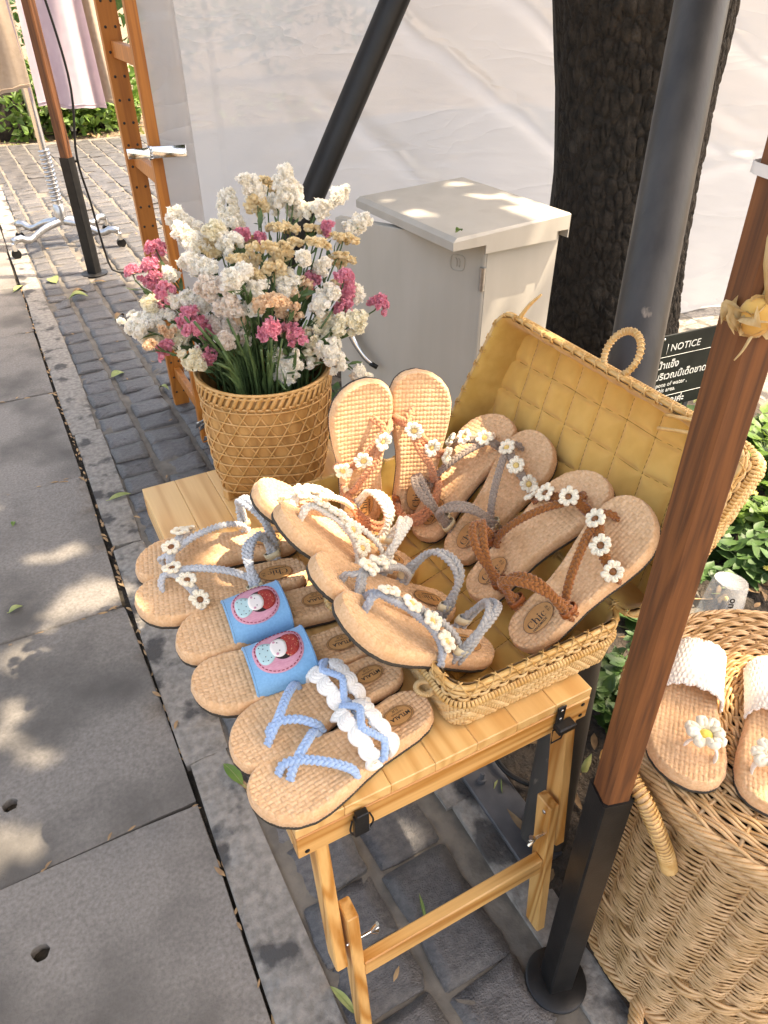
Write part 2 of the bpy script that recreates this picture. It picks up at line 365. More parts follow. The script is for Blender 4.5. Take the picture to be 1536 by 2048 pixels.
M['lilac'] = mat('lilac_cotton', hexc('#ddd0d6'), hexc('#d6c8d0'), .9, 20, 4, transl=.5)
M['oat'] = mat('oat_linen', hexc('#cbb8a4'), hexc('#c2ae99'), .9, 40, 4, transl=.3, bump=.3, bscale=500)
M['cream'] = mat('cream_linen', hexc('#cdbfae'), hexc('#c4b5a3'), .9, 40, 4, transl=.4, bump=.3, bscale=500)
M['sign'] = mat('sign_green_black', (.009, .011, .010), (.013, .016, .014), .55, 20, 4, spec=.2)
M['signtext'] = mat('sign_white_print', (.62, .63, .6), None, .6)
M['raffia'] = mat('dried_corn_husk', hexc('#d9c090'), hexc('#c6a670'), .8, 60, 5, stretch=(4, 4, .6), transl=.3)
M['whitetape'] = mat('white_tie', (.7, .68, .64), None, .5)
def plastic_sheet():
    m, nt, N, L, b = _nt('polythene_sheet')
    b.inputs['Base Color'].default_value = (.52, .512, .505, 1); b.inputs['Roughness'].default_value = .2
    b.inputs['Specular IOR Level'].default_value = .8
    tr = N.new('ShaderNodeBsdfTranslucent'); tr.inputs[0].default_value = (.71, .70, .69, 1)
    tp = N.new('ShaderNodeBsdfTransparent'); tp.inputs[0].default_value = (.95, .95, .95, 1)
    tc = N.new('ShaderNodeTexCoord'); mp = N.new('ShaderNodeMapping'); mp.inputs['Rotation'].default_value = (0, R(35), 0); mp.inputs['Scale'].default_value = (1.2, 1, 5)
    L.new(tc.outputs['Object'], mp.inputs[0])
    t = N.new('ShaderNodeTexNoise'); t.inputs['Scale'].default_value = 4.5; t.inputs['Detail'].default_value = 7; t.inputs['Roughness'].default_value = .55; t.inputs['Distortion'].default_value = 1.6
    L.new(mp.outputs[0], t.inputs['Vector'])
    def ridged(src):
        s_ = N.new('ShaderNodeMath'); s_.operation = 'SUBTRACT'; s_.inputs[1].default_value = .5; L.new(src, s_.inputs[0])
        a_ = N.new('ShaderNodeMath'); a_.operation = 'ABSOLUTE'; L.new(s_.outputs[0], a_.inputs[0])
        p_ = N.new('ShaderNodeMath'); p_.operation = 'POWER'; p_.inputs[1].default_value = .6; L.new(a_.outputs[0], p_.inputs[0]); return p_.outputs[0]
    t2 = N.new('ShaderNodeTexNoise'); t2.inputs['Scale'].default_value = 1.3; t2.inputs['Detail'].default_value = 2; t2.inputs['Distortion'].default_value = .7
    L.new(mp.outputs[0], t2.inputs['Vector'])
    sm = N.new('ShaderNodeMath'); sm.operation = 'MULTIPLY_ADD'; sm.inputs[1].default_value = .10; L.new(ridged(t.outputs[0]), sm.inputs[0]); L.new(ridged(t2.outputs[0]), sm.inputs[2])
    bp = N.new('ShaderNodeBump'); bp.inputs['Strength'].default_value = .30; bp.inputs['Distance'].default_value = .03
    L.new(sm.outputs[0], bp.inputs['Height']); L.new(bp.outputs[0], b.inputs['Normal']); L.new(bp.outputs[0], tr.inputs['Normal'])
    m1 = N.new('ShaderNodeMixShader'); m1.inputs[0].default_value = .55
    m2 = N.new('ShaderNodeMixShader'); m2.inputs[0].default_value = .08
    L.new(b.outputs[0], m1.inputs[1]); L.new(tr.outputs[0], m1.inputs[2]); L.new(m1.outputs[0], m2.inputs[1]); L.new(tp.outputs[0], m2.inputs[2])
    L.new(m2.outputs[0], N['Material Output'].inputs[0])
    return m
M['sheet'] = plastic_sheet()
def clear_plastic():
    m, nt, N, L, b = _nt('clear_cup_plastic')
    b.inputs['Base Color'].default_value = (.95, .95, .95, 1); b.inputs['Roughness'].default_value = .12
    tp = N.new('ShaderNodeBsdfTransparent'); tp.inputs[0].default_value = (.93, .95, .95, 1)
    ms = N.new('ShaderNodeMixShader'); ms.inputs[0].default_value = .78
    L.new(b.outputs[0], ms.inputs[1]); L.new(tp.outputs[0], ms.inputs[2]); L.new(ms.outputs[0], N['Material Output'].inputs[0])
    return m
M['cup'] = clear_plastic()

# ================================================================== THE SETTING
def sheetobj(name, x0, x1, y0, y1, z, m, nx=2, ny=2, amp=0., fr=3., parent=None):
    X, Y = np.meshgrid(np.linspace(x0, x1, nx), np.linspace(y0, y1, ny), indexing='ij')
    Z = np.full_like(X, z)
    if amp:
        for i in range(nx):
            for j in range(ny): Z[i, j] += amp * (nz(X[i, j] * fr, Y[i, j] * fr) + .5 * nz(X[i, j] * fr * 3, Y[i, j] * fr * 3, 4))
    mb = MB(); mb.grid(np.stack([X, Y, Z], -1)); return mb.build(name, m, parent)
tag(sheetobj('ground', -120, 120, -60, 180, -.05, M['earth']), kind='structure')

def slab_piece(name, x0, x1, y0, y1, top, th, m, parent, holes=(), jit=.004, step=.03, amp=.0015, seed=0, chip=0.0):
    """one paving slab with uneven edges; holes are round and go through"""
    rg = np.random.default_rng(seed)
    def edge(a, b):
        n = max(2, int(np.hypot(b[0] - a[0], b[1] - a[1]) / step)); t = np.linspace(0, 1, n, endpoint=False)[:, None]
        P = np.array(a) * (1 - t) + np.array(b) * t; P[1:] += rg.normal(0, jit * .5, (n - 1, 2)); return P
    c = [(x0, y0), (x1, y0), (x1, y1), (x0, y1)]; c = [(p[0] + rg.normal(0, jit), p[1] + rg.normal(0, jit)) for p in c]
    O = np.vstack([edge(c[i], c[(i + 1) % 4]) for i in range(4)]); n = len(O)
    V = [tuple(p) for p in O]; E = [(i, (i + 1) % n) for i in range(n)]
    for (hx, hy, hr) in holes:
        k = len(V); V += [(hx + hr * math.cos(a) * (1 + .08 * rg.normal()), hy + hr * math.sin(a) * (1 + .08 * rg.normal())) for a in np.arange(16) / 16 * 2 * math.pi]
        E += [(k + i, k + (i + 1) % 16) for i in range(16)]
    nb = len(V)
    gx = np.arange(x0 + .05, x1 - .03, .07); gy = np.arange(y0 + .05, y1 - .03, .07)
    for a in gx:
        for b in gy:
            q = (a + rg.normal(0, .012), b + rg.normal(0, .012))
            if all(math.hypot(q[0] - h[0], q[1] - h[1]) > h[2] + .012 for h in holes): V.append(q)
    vo, eo, fo, *_ = delaunay_2d_cdt([Vector(v) for v in V], E, [], 0, 1e-5)
    xs = np.array([(v[0], v[1]) for v in vo]); fs = []
    for f in fo:
        cc = xs[list(f)].mean(0)
        if any(math.hypot(cc[0] - h[0], cc[1] - h[1]) < h[2] * .9 for h in holes): continue
        fs.append(tuple(f))
    from collections import Counter
    ec = Counter()
    for f in fs:
        for i in range(len(f)): ec[tuple(sorted((f[i], f[(i + 1) % len(f)])))] += 1
    bd = [(f[i], f[(i + 1) % len(f)]) for f in fs for i in range(len(f)) if ec[tuple(sorted((f[i], f[(i + 1) % len(f)])))] == 1]
    onb = set(i for e in bd for i in e if all(math.hypot(xs[i][0] - h[0], xs[i][1] - h[1]) > h[2] * 1.5 for h in holes))
    zt = np.array([top + amp * nz(x * 6, y * 6, seed) - (.003 if i in onb else 0) for i, (x, y) in enumerate(xs)])
    k = len(xs)
    v = np.vstack([np.c_[xs, zt], np.c_[xs, np.full(k, top - th)]])
    mb = MB(); mb.add(v, fs + [(b, a, a + k, b + k) for a, b in bd])
    return mb.build(name, m, parent, ang=40)

# --- pavement of big concrete slabs (left), joints every 0.7 m
pav = empty('pavement', (0, 0, 0), kind='structure')
sheetobj('joint_bed', -1.6, .15, -.6, 9.0, -.022, M['crackdirt'], 30, 120, .012, 9, parent=pav)
joints = [-.50, .215, .917, 1.597, 2.314, 3.03, 3.75, 4.46, 5.17, 5.9, 6.6, 7.3, 8.0]
for i in range(len(joints) - 1):
    for x0, x1 in ((-.70, .030), (-1.42, -.712)):
        hs = []
        if x0 > -1 and i == 1: hs = [(-.293, .766, .0165)]
        if x0 > -1 and i == 2: hs = [(-.314, 1.098, .016)]
        slab_piece('slab', x0, x1, joints[i] + .006, joints[i + 1] - .006, .0 + rng.normal(0, .001), .035, M['slab'], pav, hs, seed=i * 2 + (x0 < -1))
# --- kerb strip
kb = empty('kerb', (0, 0, 0), kind='structure')
ky = [-.5, .28, 1.02, 1.86, 2.62, 3.33, 4.1, 4.9, 5.7, 6.6, 7.5]
for i in range(len(ky) - 1):
    slab_piece('kerb_stone', .046, .140, ky[i] + .002, ky[i + 1] - .002, .003, .04, M['kerb'], kb, jit=.0045, step=.022, seed=60 + i, amp=.004)

# --- slate cobbles
cob = empty('cobble_paving', (0, 0, 0), kind='structure')
sheetobj('mortar_bed', .13, 7.0, -.5, 9.0, -.0035, M['bed'], 90, 110, .004, 11, parent=cob)
def cobble_mesh(seed):
    rg = np.random.default_rng(seed); q = np.array([-.46, -.2, .1, .44])
    base = np.array([(x, -.5) for x in q] + [(.5, y) for y in q] + [(-x, .5) for x in q] + [(-.5, -y) for y in q]); n = len(base)
    base = base + rg.normal(0, .014, (n, 2)); tx, ty = rg.normal(0, .02, 2)
    def lev(k, z, zj):
        P = base * k; zz = z + tx * P[:, 0] * .35 + ty * P[:, 1] * .35 + rg.normal(0, zj, n); return np.c_[P, zz]
    G = np.array([lev(1, -.03, 0), lev(1.0, -.003, .001), lev(.97, .0018, .0012), lev(.6, .0028, .0016), lev(.25, .003, .001)])
    mb = MB(); mb.grid(G, closev=True, flip=True); mb.f.append(tuple(range(4 * n, 5 * n))); mb.m.append(0)
    return mb.mesh('cobble', M['cobble'], ang=35)
CM = [cobble_mesh(100 + i) for i in range(14)]
cands = []
for k in range(-1, 42):
    y = -.4 + rng.random() * .1
    while y < 8.85:
        d = .100 + rng.random() * .026 + (.02 if rng.random() < .1 else 0)
        yc = y + d / 2
        j0 = .283 + .160 * k + .013 * (2.2 - yc); j1 = j0 + .16
        xa, xb = j0 + .010, j1 - .010
        if k == -1: xa = .149
        ok = xb - xa > .05
        if yc < 2.75 and xb > .60: ok = False
        if yc < 1.9 and xb > .51: ok = False
        if ok and yc > -.3: cands.append(((xa + xb) / 2, yc, xb - xa, d - .004))
        y += d
def seen(c):
    px, py, dp = proj((c[0], c[1], 0))
    if dp < .1 or not (-60 < px < 1600 and -20 < py < 2150): return 1e9
    hid = 300 if (px > 440 and py < 1000) else 0          # behind the plastic sheet
    return dp + hid
order = sorted(cands, key=seen)
rest = MB()
for i, (x, y, w, d) in enumerate(order):
    me = CM[i % len(CM)]
    if i < 290:
        o = put('cobble', me, cob); o.location = (x, y, rng.normal(0, .0022)); o.scale = (w, d, 1)
        o.rotation_euler = (rng.normal(0, .012), rng.normal(0, .01), rng.normal(0, .025) + (math.pi if i % 2 else 0))
    else:
        V = np.array([v.co for v in me.vertices]) * (w, d, 1) + (x, y, rng.normal(0, .002))
        rest.add(V, [tuple(p.vertices) for p in me.polygons])
ro = rest.build('cobble_field', M['cobble'], cob, ang=50); ro['kind'] = 'stuff'

# --- border and planting bed on the right
bord = empty('planter_edging', (0, 0, 0), kind='structure')
by = [-.5, .12, .66, 1.3, 1.95]
for i in range(len(by) - 1):
    slab_piece('edging_stone', .512, .585, by[i] + .003, by[i + 1] - .003, .006, .05, M['kerb'], bord, jit=.006, step=.02, seed=90 + i, amp=.008)
tag(sheetobj('planting_bed', .575, 2.55, -1.2, 2.65, .004, M['soil'], 90, 150, .028, 5), kind='structure')
# steel base plate beside the edging, with its bolt
fp = empty('steel_base_plate', (.60, .58, .02), 'flat grey steel foot plate with a bolt, lying at the planter edge', 'plate')
mb = MB(); mb.box((0, 0, 0), (.085, .235, .012), bev=.002); mb.build('plate', M['plate'], fp, ang=30)
mb = MB(); mb.lathe([(.009, .006), (.009, .016), (.005, .017), (.005, .034), (.004, .036)], 10, (-.012, .085, 0)); mb.build('bolt', M['plate'], fp, ang=30)
# --- lit path of pale flags beyond the bed
pth = empty('path', (0, 0, 0), kind='structure')
for i in range(5):
    for j in range(9):
        slab_piece('flagstone', 2.62 + i * .42, 3.03 + i * .42, -1.3 + j * .45, -.86 + j * .45, -.002, .04, M['kerb'], pth, seed=200 + i * 9 + j)

# ================================================================== FAR BACKGROUND
def leafcloud(mb, c, rad, n, size, rg, flat=.6, curl=.2, up=.3):
    """scatter folded leaf blades in an ellipsoid"""
    c = np.asarray(c, float); rad = np.broadcast_to(rad, (3,))
    d = rg.normal(0, 1, (n, 3)); d /= np.linalg.norm(d, axis=1, keepdims=True)
    p = c + d * rad * (rg.random((n, 1)) ** (1 / 2.2))
    a = rg.normal(0, 1, (n, 3)); a[:, 2] *= flat; a += d * .6; a[:, 2] += up * .2; a /= np.linalg.norm(a, axis=1, keepdims=True)
    b = np.cross(a, rg.normal(0, 1, (n, 3))); b /= np.linalg.norm(b, axis=1, keepdims=True)
    nn = np.cross(a, b); L = size * (.6 + .8 * rg.random((n, 1))); w = L * .28
    P = np.stack([p, p + a * L * .45 + b * w + nn * L * curl * .3, p + a * L, p + a * L * .45 - b * w + nn * L * curl * .3], 1)
    o = mb.n; mb.v.append(P.reshape(-1, 3)); mb.n += 4 * n
    for i in range(n):
        k = o + 4 * i; mb.f.append((k, k + 1, k + 2)); mb.f.append((k, k + 2, k + 3)); mb.m += [mb.cur] * 2
rg = np.random.default_rng(3)
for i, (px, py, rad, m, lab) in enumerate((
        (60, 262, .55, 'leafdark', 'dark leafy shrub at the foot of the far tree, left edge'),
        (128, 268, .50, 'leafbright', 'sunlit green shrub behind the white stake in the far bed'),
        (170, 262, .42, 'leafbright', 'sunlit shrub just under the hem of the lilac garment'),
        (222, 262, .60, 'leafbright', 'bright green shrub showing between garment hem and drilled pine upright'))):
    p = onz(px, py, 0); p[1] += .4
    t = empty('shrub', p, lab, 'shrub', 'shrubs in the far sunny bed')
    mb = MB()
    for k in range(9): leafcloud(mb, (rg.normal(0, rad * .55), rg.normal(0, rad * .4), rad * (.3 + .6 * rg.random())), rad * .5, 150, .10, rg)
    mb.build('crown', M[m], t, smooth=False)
    mb = MB()
    for k in range(5): mb.tube(spline([(0, 0, -.05), (rg.normal(0, .1), rg.normal(0, .1), rad * .4), (rg.normal(0, rad * .4), rg.normal(0, .2), rad * .9)], 5), [.02, .018, .015, .01, .005], 5)
    mb.build('stem', M['bark'], t)
hedge = MB()
for k in range(26): leafcloud(hedge, (-3 + k * .42 + rg.normal(0, .2), 13.4 + rg.normal(0, .3), .5 + rg.random() * .9), .6, 110, .16, rg)
tag(hedge.build('hedge', M['leafdark'], None, smooth=False), 'dark green mass of planting behind the far shrubs', 'hedge', kind='stuff')
# far tree at the left edge
ft = empty('tree', onz(8, 262, 0), 'dark trunk of the far tree at the left edge of the picture', 'tree')
mb = MB(); mb.tube(spline([(0, 0, -.1), (-.02, 0, .6), (.05, 0, 1.6), (.0, 0, 3.0)], 12), [.42, .36, .33, .31, .3, .3, .29, .28, .28, .27, .27, .26], 14); mb.build('trunk', M['bark'], ft)
mb = MB()
for k in range(14): leafcloud(mb, (rg.normal(0, 1.0), rg.normal(0, 1.), 4.3 + rg.normal(0, .5)), .8, 120, .16, rg)
mb.build('crown', M['leafdark'], ft, smooth=False)
fpo = onz(78, 274, 0)
mb = MB(); mb.lathe([(.055, 0), (.055, 2.6), (.05, 2.62)], 16); o = mb.build('steel_pole', M['steel'], None, loc=fpo, ang=40)
tag(o, 'pale steel pole standing in front of the far tree trunk', 'pole')
wsk = onz(148, 262, 0); mb = MB(); mb.box((0, 0, .3), (.06, .03, .6), bev=.004); o = mb.build('stake', M['whitetape'], None, loc=wsk); tag(o, 'short white stake in the far bed below the lilac garment', 'stake')

def leaf_blade(L, w, curl, bend, nseg=6):
    t = np.linspace(0, 1, nseg + 1); hw = w / 2 * np.sin(np.pi * (t ** .85)) ** .8; hw[0] = w * .04; hw[-1] = 0.0002
    z = bend * np.sin(np.pi * t)
    P = np.stack([np.stack([L * t, -hw, z + curl * hw], -1), np.stack([L * t, 0 * t, z], -1), np.stack([L * t, hw, z + curl * hw], -1)], 1)
    return P
# scattered litter beyond the cobbles and in the planting bed
def litter(name, region, n, size, m, parent=None, z=.02, seed=0, clear=None):
    rg = np.random.default_rng(seed); mb = MB()
    for i in range(n):
        x = rg.uniform(region[0], region[1]); y = rg.uniform(region[2], region[3])
        P = leaf_blade(size * (.5 + rg.random()), size * (.25 + .2 * rg.random()), rg.normal(0, .5), size * .12 * rg.normal(), 4)
        a = rg.random() * 6.28; tilt = rg.normal(0, .3)
        Rm = np.array(Matrix.Rotation(a, 3, 'Z') @ Matrix.Rotation(tilt, 3, 'Y') @ Matrix.Rotation(rg.normal(0, .3), 3, 'X'))
        mb.cur = int(rg.integers(0, len(m)))
        mb.grid(P @ Rm.T + (x, y, z + rg.random() * .012))
    o = mb.build(name, m, parent); tag(o, kind='stuff'); return o
tag(litter('leaf_litter', (-1.5, 4.5, 8.9, 12.5), 900, .11, [M['leafdry'], M['leafyellow']], z=-.03, seed=5), 'dry fallen leaves strewn over the sunny earth beyond the cobbles', 'leaf litter')
tag(litter('leaf_litter', (.60, 2.4, -.4, 2.5), 1100, .05, [M['leafdry'], M['leafdry'], M['leafyellow']], z=.018, seed=6), 'brown fallen leaves and bits covering the soil of the planting bed', 'leaf litter')
tw = MB(); rg = np.random.default_rng(12)
for i in range(240):
    x, y = rg.uniform(.62, 2.3), rg.uniform(-.3, 2.2); a = rg.random() * 6.28; L = .04 + .1 * rg.random()
    tw.tube(spline([(x, y, .022), (x + L * .5 * math.cos(a) + rg.normal(0, .008), y + L * .5 * math.sin(a), .03 + .02 * rg.random()), (x + L * math.cos(a), y + L * math.sin(a), .022 + .02 * rg.random())], 5), .0018 + .0015 * rg.random(), 5)
tag(tw.build('twig_litter', M['leafdry'], None), 'thin dry twigs scattered over the soil of the planting bed', 'twigs', kind='stuff')

# --- low plants in the bed
def bed_plant(x, y, h, n, size, m, label, flowers=(), seed=0):
    rg = np.random.default_rng(seed)
    t = empty('bed_plant', (x, y, .0), label, 'plant', 'low plants in the planting bed')
    st, lf = MB(), MB(); heads = []
    for i in range(n):
        a = rg.random() * 6.28; hh = h * (.4 + .7 * rg.random()); sp = h * (.2 + .6 * rg.random())
        P = spline([(0, 0, 0), (sp * .4 * math.cos(a), sp * .4 * math.sin(a), hh * .6), (sp * math.cos(a), sp * math.sin(a), hh)], 7)
        st.tube(P, np.linspace(.0022, .0012, 7), 5); heads.append(P[-1])
        for k in range(2, 7):
            for s in (0, 1, 2):
                b = rg.random() * 6.28; Lf = size * (.6 + .7 * rg.random())
                Q = leaf_blade(Lf, Lf * .5, .25, -Lf * .1, 4)
                Rm = np.array(Matrix.Rotation(b, 3, 'Z') @ Matrix.Rotation(rg.normal(-.1, .35), 3, 'Y'))
                lf.grid(Q @ Rm.T + P[k])
    st.build('stem', M['stem'], t); lf.build('foliage', m, t)
    for i in range(min(len(heads), flowers if isinstance(flowers, int) else 0)):
        f = MB(); 
        for k in range(9):
            Q = leaf_blade(.014, .006, .2, .001, 3); Rm = np.array(Matrix.Rotation(k * 6.283 / 9, 3, 'Z') @ Matrix.Rotation(-.3, 3, 'Y')); f.grid(Q @ Rm.T)
        f.ball((0, 0, .002), (.004, .004, .003))
        f.build('flower', M['lemon'], t, loc=heads[i] + (0, 0, .012))
    return t
pl = [  # px, py of the foot, height, stems, leaf, material, flowers, label
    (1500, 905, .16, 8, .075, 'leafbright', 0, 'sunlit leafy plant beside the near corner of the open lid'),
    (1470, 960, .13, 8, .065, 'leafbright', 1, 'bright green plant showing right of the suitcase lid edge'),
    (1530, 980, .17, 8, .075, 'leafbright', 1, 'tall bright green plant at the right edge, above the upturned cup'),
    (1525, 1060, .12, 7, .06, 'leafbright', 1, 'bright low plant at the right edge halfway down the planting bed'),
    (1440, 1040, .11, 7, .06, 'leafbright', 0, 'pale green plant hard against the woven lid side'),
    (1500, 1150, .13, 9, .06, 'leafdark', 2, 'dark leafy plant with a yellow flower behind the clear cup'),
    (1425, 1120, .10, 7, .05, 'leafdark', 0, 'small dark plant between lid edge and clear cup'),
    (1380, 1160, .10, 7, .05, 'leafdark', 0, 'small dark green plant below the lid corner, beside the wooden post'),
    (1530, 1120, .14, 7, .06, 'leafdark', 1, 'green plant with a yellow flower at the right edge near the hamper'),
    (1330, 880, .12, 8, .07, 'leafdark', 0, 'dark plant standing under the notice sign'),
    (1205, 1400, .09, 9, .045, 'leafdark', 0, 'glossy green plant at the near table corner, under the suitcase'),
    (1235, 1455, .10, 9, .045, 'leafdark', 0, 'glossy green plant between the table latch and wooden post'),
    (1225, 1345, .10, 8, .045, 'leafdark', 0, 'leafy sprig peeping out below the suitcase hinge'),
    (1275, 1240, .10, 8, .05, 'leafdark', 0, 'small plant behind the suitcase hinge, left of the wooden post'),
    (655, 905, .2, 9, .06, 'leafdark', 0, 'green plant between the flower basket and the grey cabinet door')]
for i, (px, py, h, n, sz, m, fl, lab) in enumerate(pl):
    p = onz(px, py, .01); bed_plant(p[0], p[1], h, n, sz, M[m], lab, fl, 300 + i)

# ================================================================== TREE WITH CROWN
tree = empty('tree', (2.22, 2.05, 0), 'big dark rough barked tree trunk behind the leaning grey pole', 'tree')
prof = [(-.08, 2.18, .36), (.0, 2.17, .335), (.25, 2.13, .283), (.54, 2.10, .262), (.82, 2.07, .256), (1.09, 2.035, .262), (1.34, 2.0, .282), (1.8, 1.95, .285), (2.4, 1.97, .27), (3.2, 2.05, .23), (4.2, 2.2, .16)]
pz = np.array([p[0] for p in prof]); pc = np.array([p[1] for p in prof]); pr = np.array([p[2] for p in prof])
nzr, nth = 340, 400
zz = np.r_[np.linspace(-.08, 1.6, 290), np.linspace(1.63, 4.2, 50)]; th = np.arange(nth) / nth * 2 * math.pi
cxs = np.interp(zz, pz, pc) - 2.22; rs = np.interp(zz, pz, pr)
G = np.zeros((nzr, nth, 3))
for i in range(nzr):
    for j in range(nth):
        c, s_ = math.cos(th[j]), math.sin(th[j])
        r = rs[i] * (1 + .05 * nz(c * 1.3, s_ * 1.3, zz[i] * 1.2) + .02 * nz(c * 5, s_ * 5, zz[i] * 3))
        if s_ < .45 and zz[i] < 1.62:
            q = Vector((c * rs[i] * 36 + .6 * nz(c * 9, s_ * 9, zz[i] * 9), s_ * rs[i] * 36, zz[i] * 17))
            d = noise.voronoi(q + noise.noise_vector(q * .8) * .35)[0]; e = d[1] - d[0]
            r += -.013 * math.exp(-(e / .12)) + .003 * nz(c * 40, s_ * 40, zz[i] * 30)
        G[i, j] = (cxs[i] + r * c, r * s_, zz[i])
mb = MB(); mb.grid(G, closev=True, flip=True); mb.build('trunk', M['bark'], tree)
mb = MB()
for k, (dx, dy, dz, r0) in enumerate(((1.6, -1.0, 1.5, .11), (1.3, 1.1, 1.7, .1), (.9, -2.4, 1.3, .11), (-.9, -.9, 1.9, .08), (2.4, -2.6, 1.6, .09))):
    s0 = np.array([-.02 + .03 * k, 0, 2.9 + .25 * k])
    mb.tube(spline([s0, s0 + np.array([dx, dy, dz]) * .45 + (0, 0, .2), s0 + np.array([dx, dy, dz])], 10), np.linspace(r0, .03, 10), 8)
mb.build('branch', M['bark'], tree)
# crown: leaves hang where they shade the stall; gaps let the sun through to the lit places
HOLES = [(tuple(onz(px, py, z)), r) for px, py, z, r in HOLEPX]
rg = np.random.default_rng(21)
nl = 52000
g = np.stack([rg.uniform(-1.9, 1.75, nl), rg.uniform(-1.0, 5.0, nl), np.full(nl, .3)], -1)
hz_ = rg.uniform(3.3, 5.6, nl)
c = g + SUN * ((hz_ - .3) / SUN[2])[:, None]
keep = np.ones(nl, bool)
for p, r in HOLES:
    v = c - np.array(p); al = v @ SUN; d = np.linalg.norm(v - al[:, None] * SUN, axis=1)
    keep &= d > r + .045 * rg.random(nl) - .0
# ragged edges of the shade, and dapples towards the bed
edge = np.array([nz(x * 1.7, y * 1.7, 9) for x, y in g[:, :2]])
keep &= ~((g[:, 0] > 1.08 + .4 * edge) & (g[:, 1] < 1.75) & (rg.random(nl) < .965))
keep &= ~((g[:, 1] > 4.2 + .8 * edge))
ng = 9000; g2 = np.stack([rg.uniform(1.7, 2.45, ng), rg.uniform(1.55, 2.1, ng), rg.uniform(.0, 1.3, ng)], -1)  # extra unseen leaves, added to keep the sun off the trunk
c2 = g2 + SUN * ((rg.uniform(3.4, 5.6, ng) - g2[:, 2]) / SUN[2])[:, None]; k2 = np.ones(ng, bool)
for p, r in HOLES:
    v = c2 - np.array(p); al = v @ SUN; k2 &= np.linalg.norm(v - al[:, None] * SUN, axis=1) > r
c = np.vstack([c[keep], c2[k2]]); keep = np.ones(len(c), bool)
c = c[keep]; n = len(c)
a = rg.normal(0, 1, (n, 3)); a /= np.linalg.norm(a, axis=1, keepdims=True)
nrm = SUN + rg.normal(0, .55, (n, 3)); b = np.cross(nrm, a); b /= np.linalg.norm(b, axis=1, keepdims=True); a = np.cross(b, nrm); a /= np.linalg.norm(a, axis=1, keepdims=True)
L = (.09 + .07 * rg.random((n, 1))); w = L * .3
P = np.stack([c - a * L * .5, c + b * w, c + a * L * .5, c - b * w], 1) - np.array([2.22, 2.05, 0])
mb = MB(); mb.v.append(P.reshape(-1, 3)); mb.n = 4 * n
mb.f = [(4 * i, 4 * i + 1, 4 * i + 2, 4 * i + 3) for i in range(n)]; mb.m = [0] * n
cr = mb.build('crown', M['leafdark'], tree, smooth=False)

# ================================================================== PLASTIC SHEET
base = spline([(.497, 2.325), (.55, 2.30), (.595, 2.315), (.585, 2.45), (.60, 2.68), (.72, 2.78), (1.1, 2.85), (1.7, 2.86), (2.2, 2.80), (2.65, 2.56), (3.05, 2.32), (3.8, 2.12), (4.8, 1.95)], 330)
Tn = np.gradient(base, axis=0); Tn /= np.linalg.norm(Tn, axis=1, keepdims=True); Nn = np.stack([Tn[:, 1], -Tn[:, 0]], -1)
arc = np.r_[0, np.cumsum(np.linalg.norm(np.diff(base, axis=0), axis=1))]
zs = np.linspace(.035, 2.35, 170)
G = np.zeros((len(base), len(zs), 3))
cre = []   # creases: start (arc, z), slope, reach, height
for a0, z0, sl, ln, hh in ((.95, 1.62, -.62, 1.7, .026), (1.25, 1.75, -.55, 2.0, .024), (1.7, 1.8, -.5, 1.8, .024), (1.2, 1.02, -.75, .9, .02), (2.2, 1.2, -.35, 1.2, .012), (1.0, .9, .15, .7, .006), (.7, 1.5, -1.6, .5, .006), (2.9, 1.7, -.7, 1.6, .025), (3.2, 1.2, .5, 1.2, .02), (2.6, .6, .3, 1.5, .015)):
    cre.append((a0, z0, sl, ln, hh))
for i in range(len(base)):
    for j, z in enumerate(zs):
        u = arc[i]; d = .055 * nz(u * 2.0, z * .45, 1) + .012 * nz(u * 3, z * 1.6, 2) + .001 * nz(u * 12, z * 7, 5)
        if u > .75:
            for a0, z0, sl, ln, hh in cre:
                if a0 - .1 < u < a0 + ln + .1:
                    dd = (z - (z0 + sl * (u - a0) + .03 * nz(u * 6, a0))) / math.sqrt(1 + sl * sl)
                    fade = min(1, max(0, (u - a0 + .1) / .2)) * min(1, max(0, (a0 + ln + .1 - u) / .4))
                    d += hh * fade * math.exp(-(dd / .035) ** 2) * (1 + .4 * nz(u * 7, z * 7, a0))
        else: d *= .35
        zz_ = z + (.03 * nz(u * 3, 0, 7) if j == 0 else 0)
        G[i, j] = (base[i, 0] + Nn[i, 0] * d, base[i, 1] + Nn[i, 1] * d, zz_)
mb = MB(); mb.grid(G); sh = mb.build('plastic_sheet', M['sheet'])
tag(sh, 'wrinkled translucent white plastic sheet hung behind the stall', 'sheet')

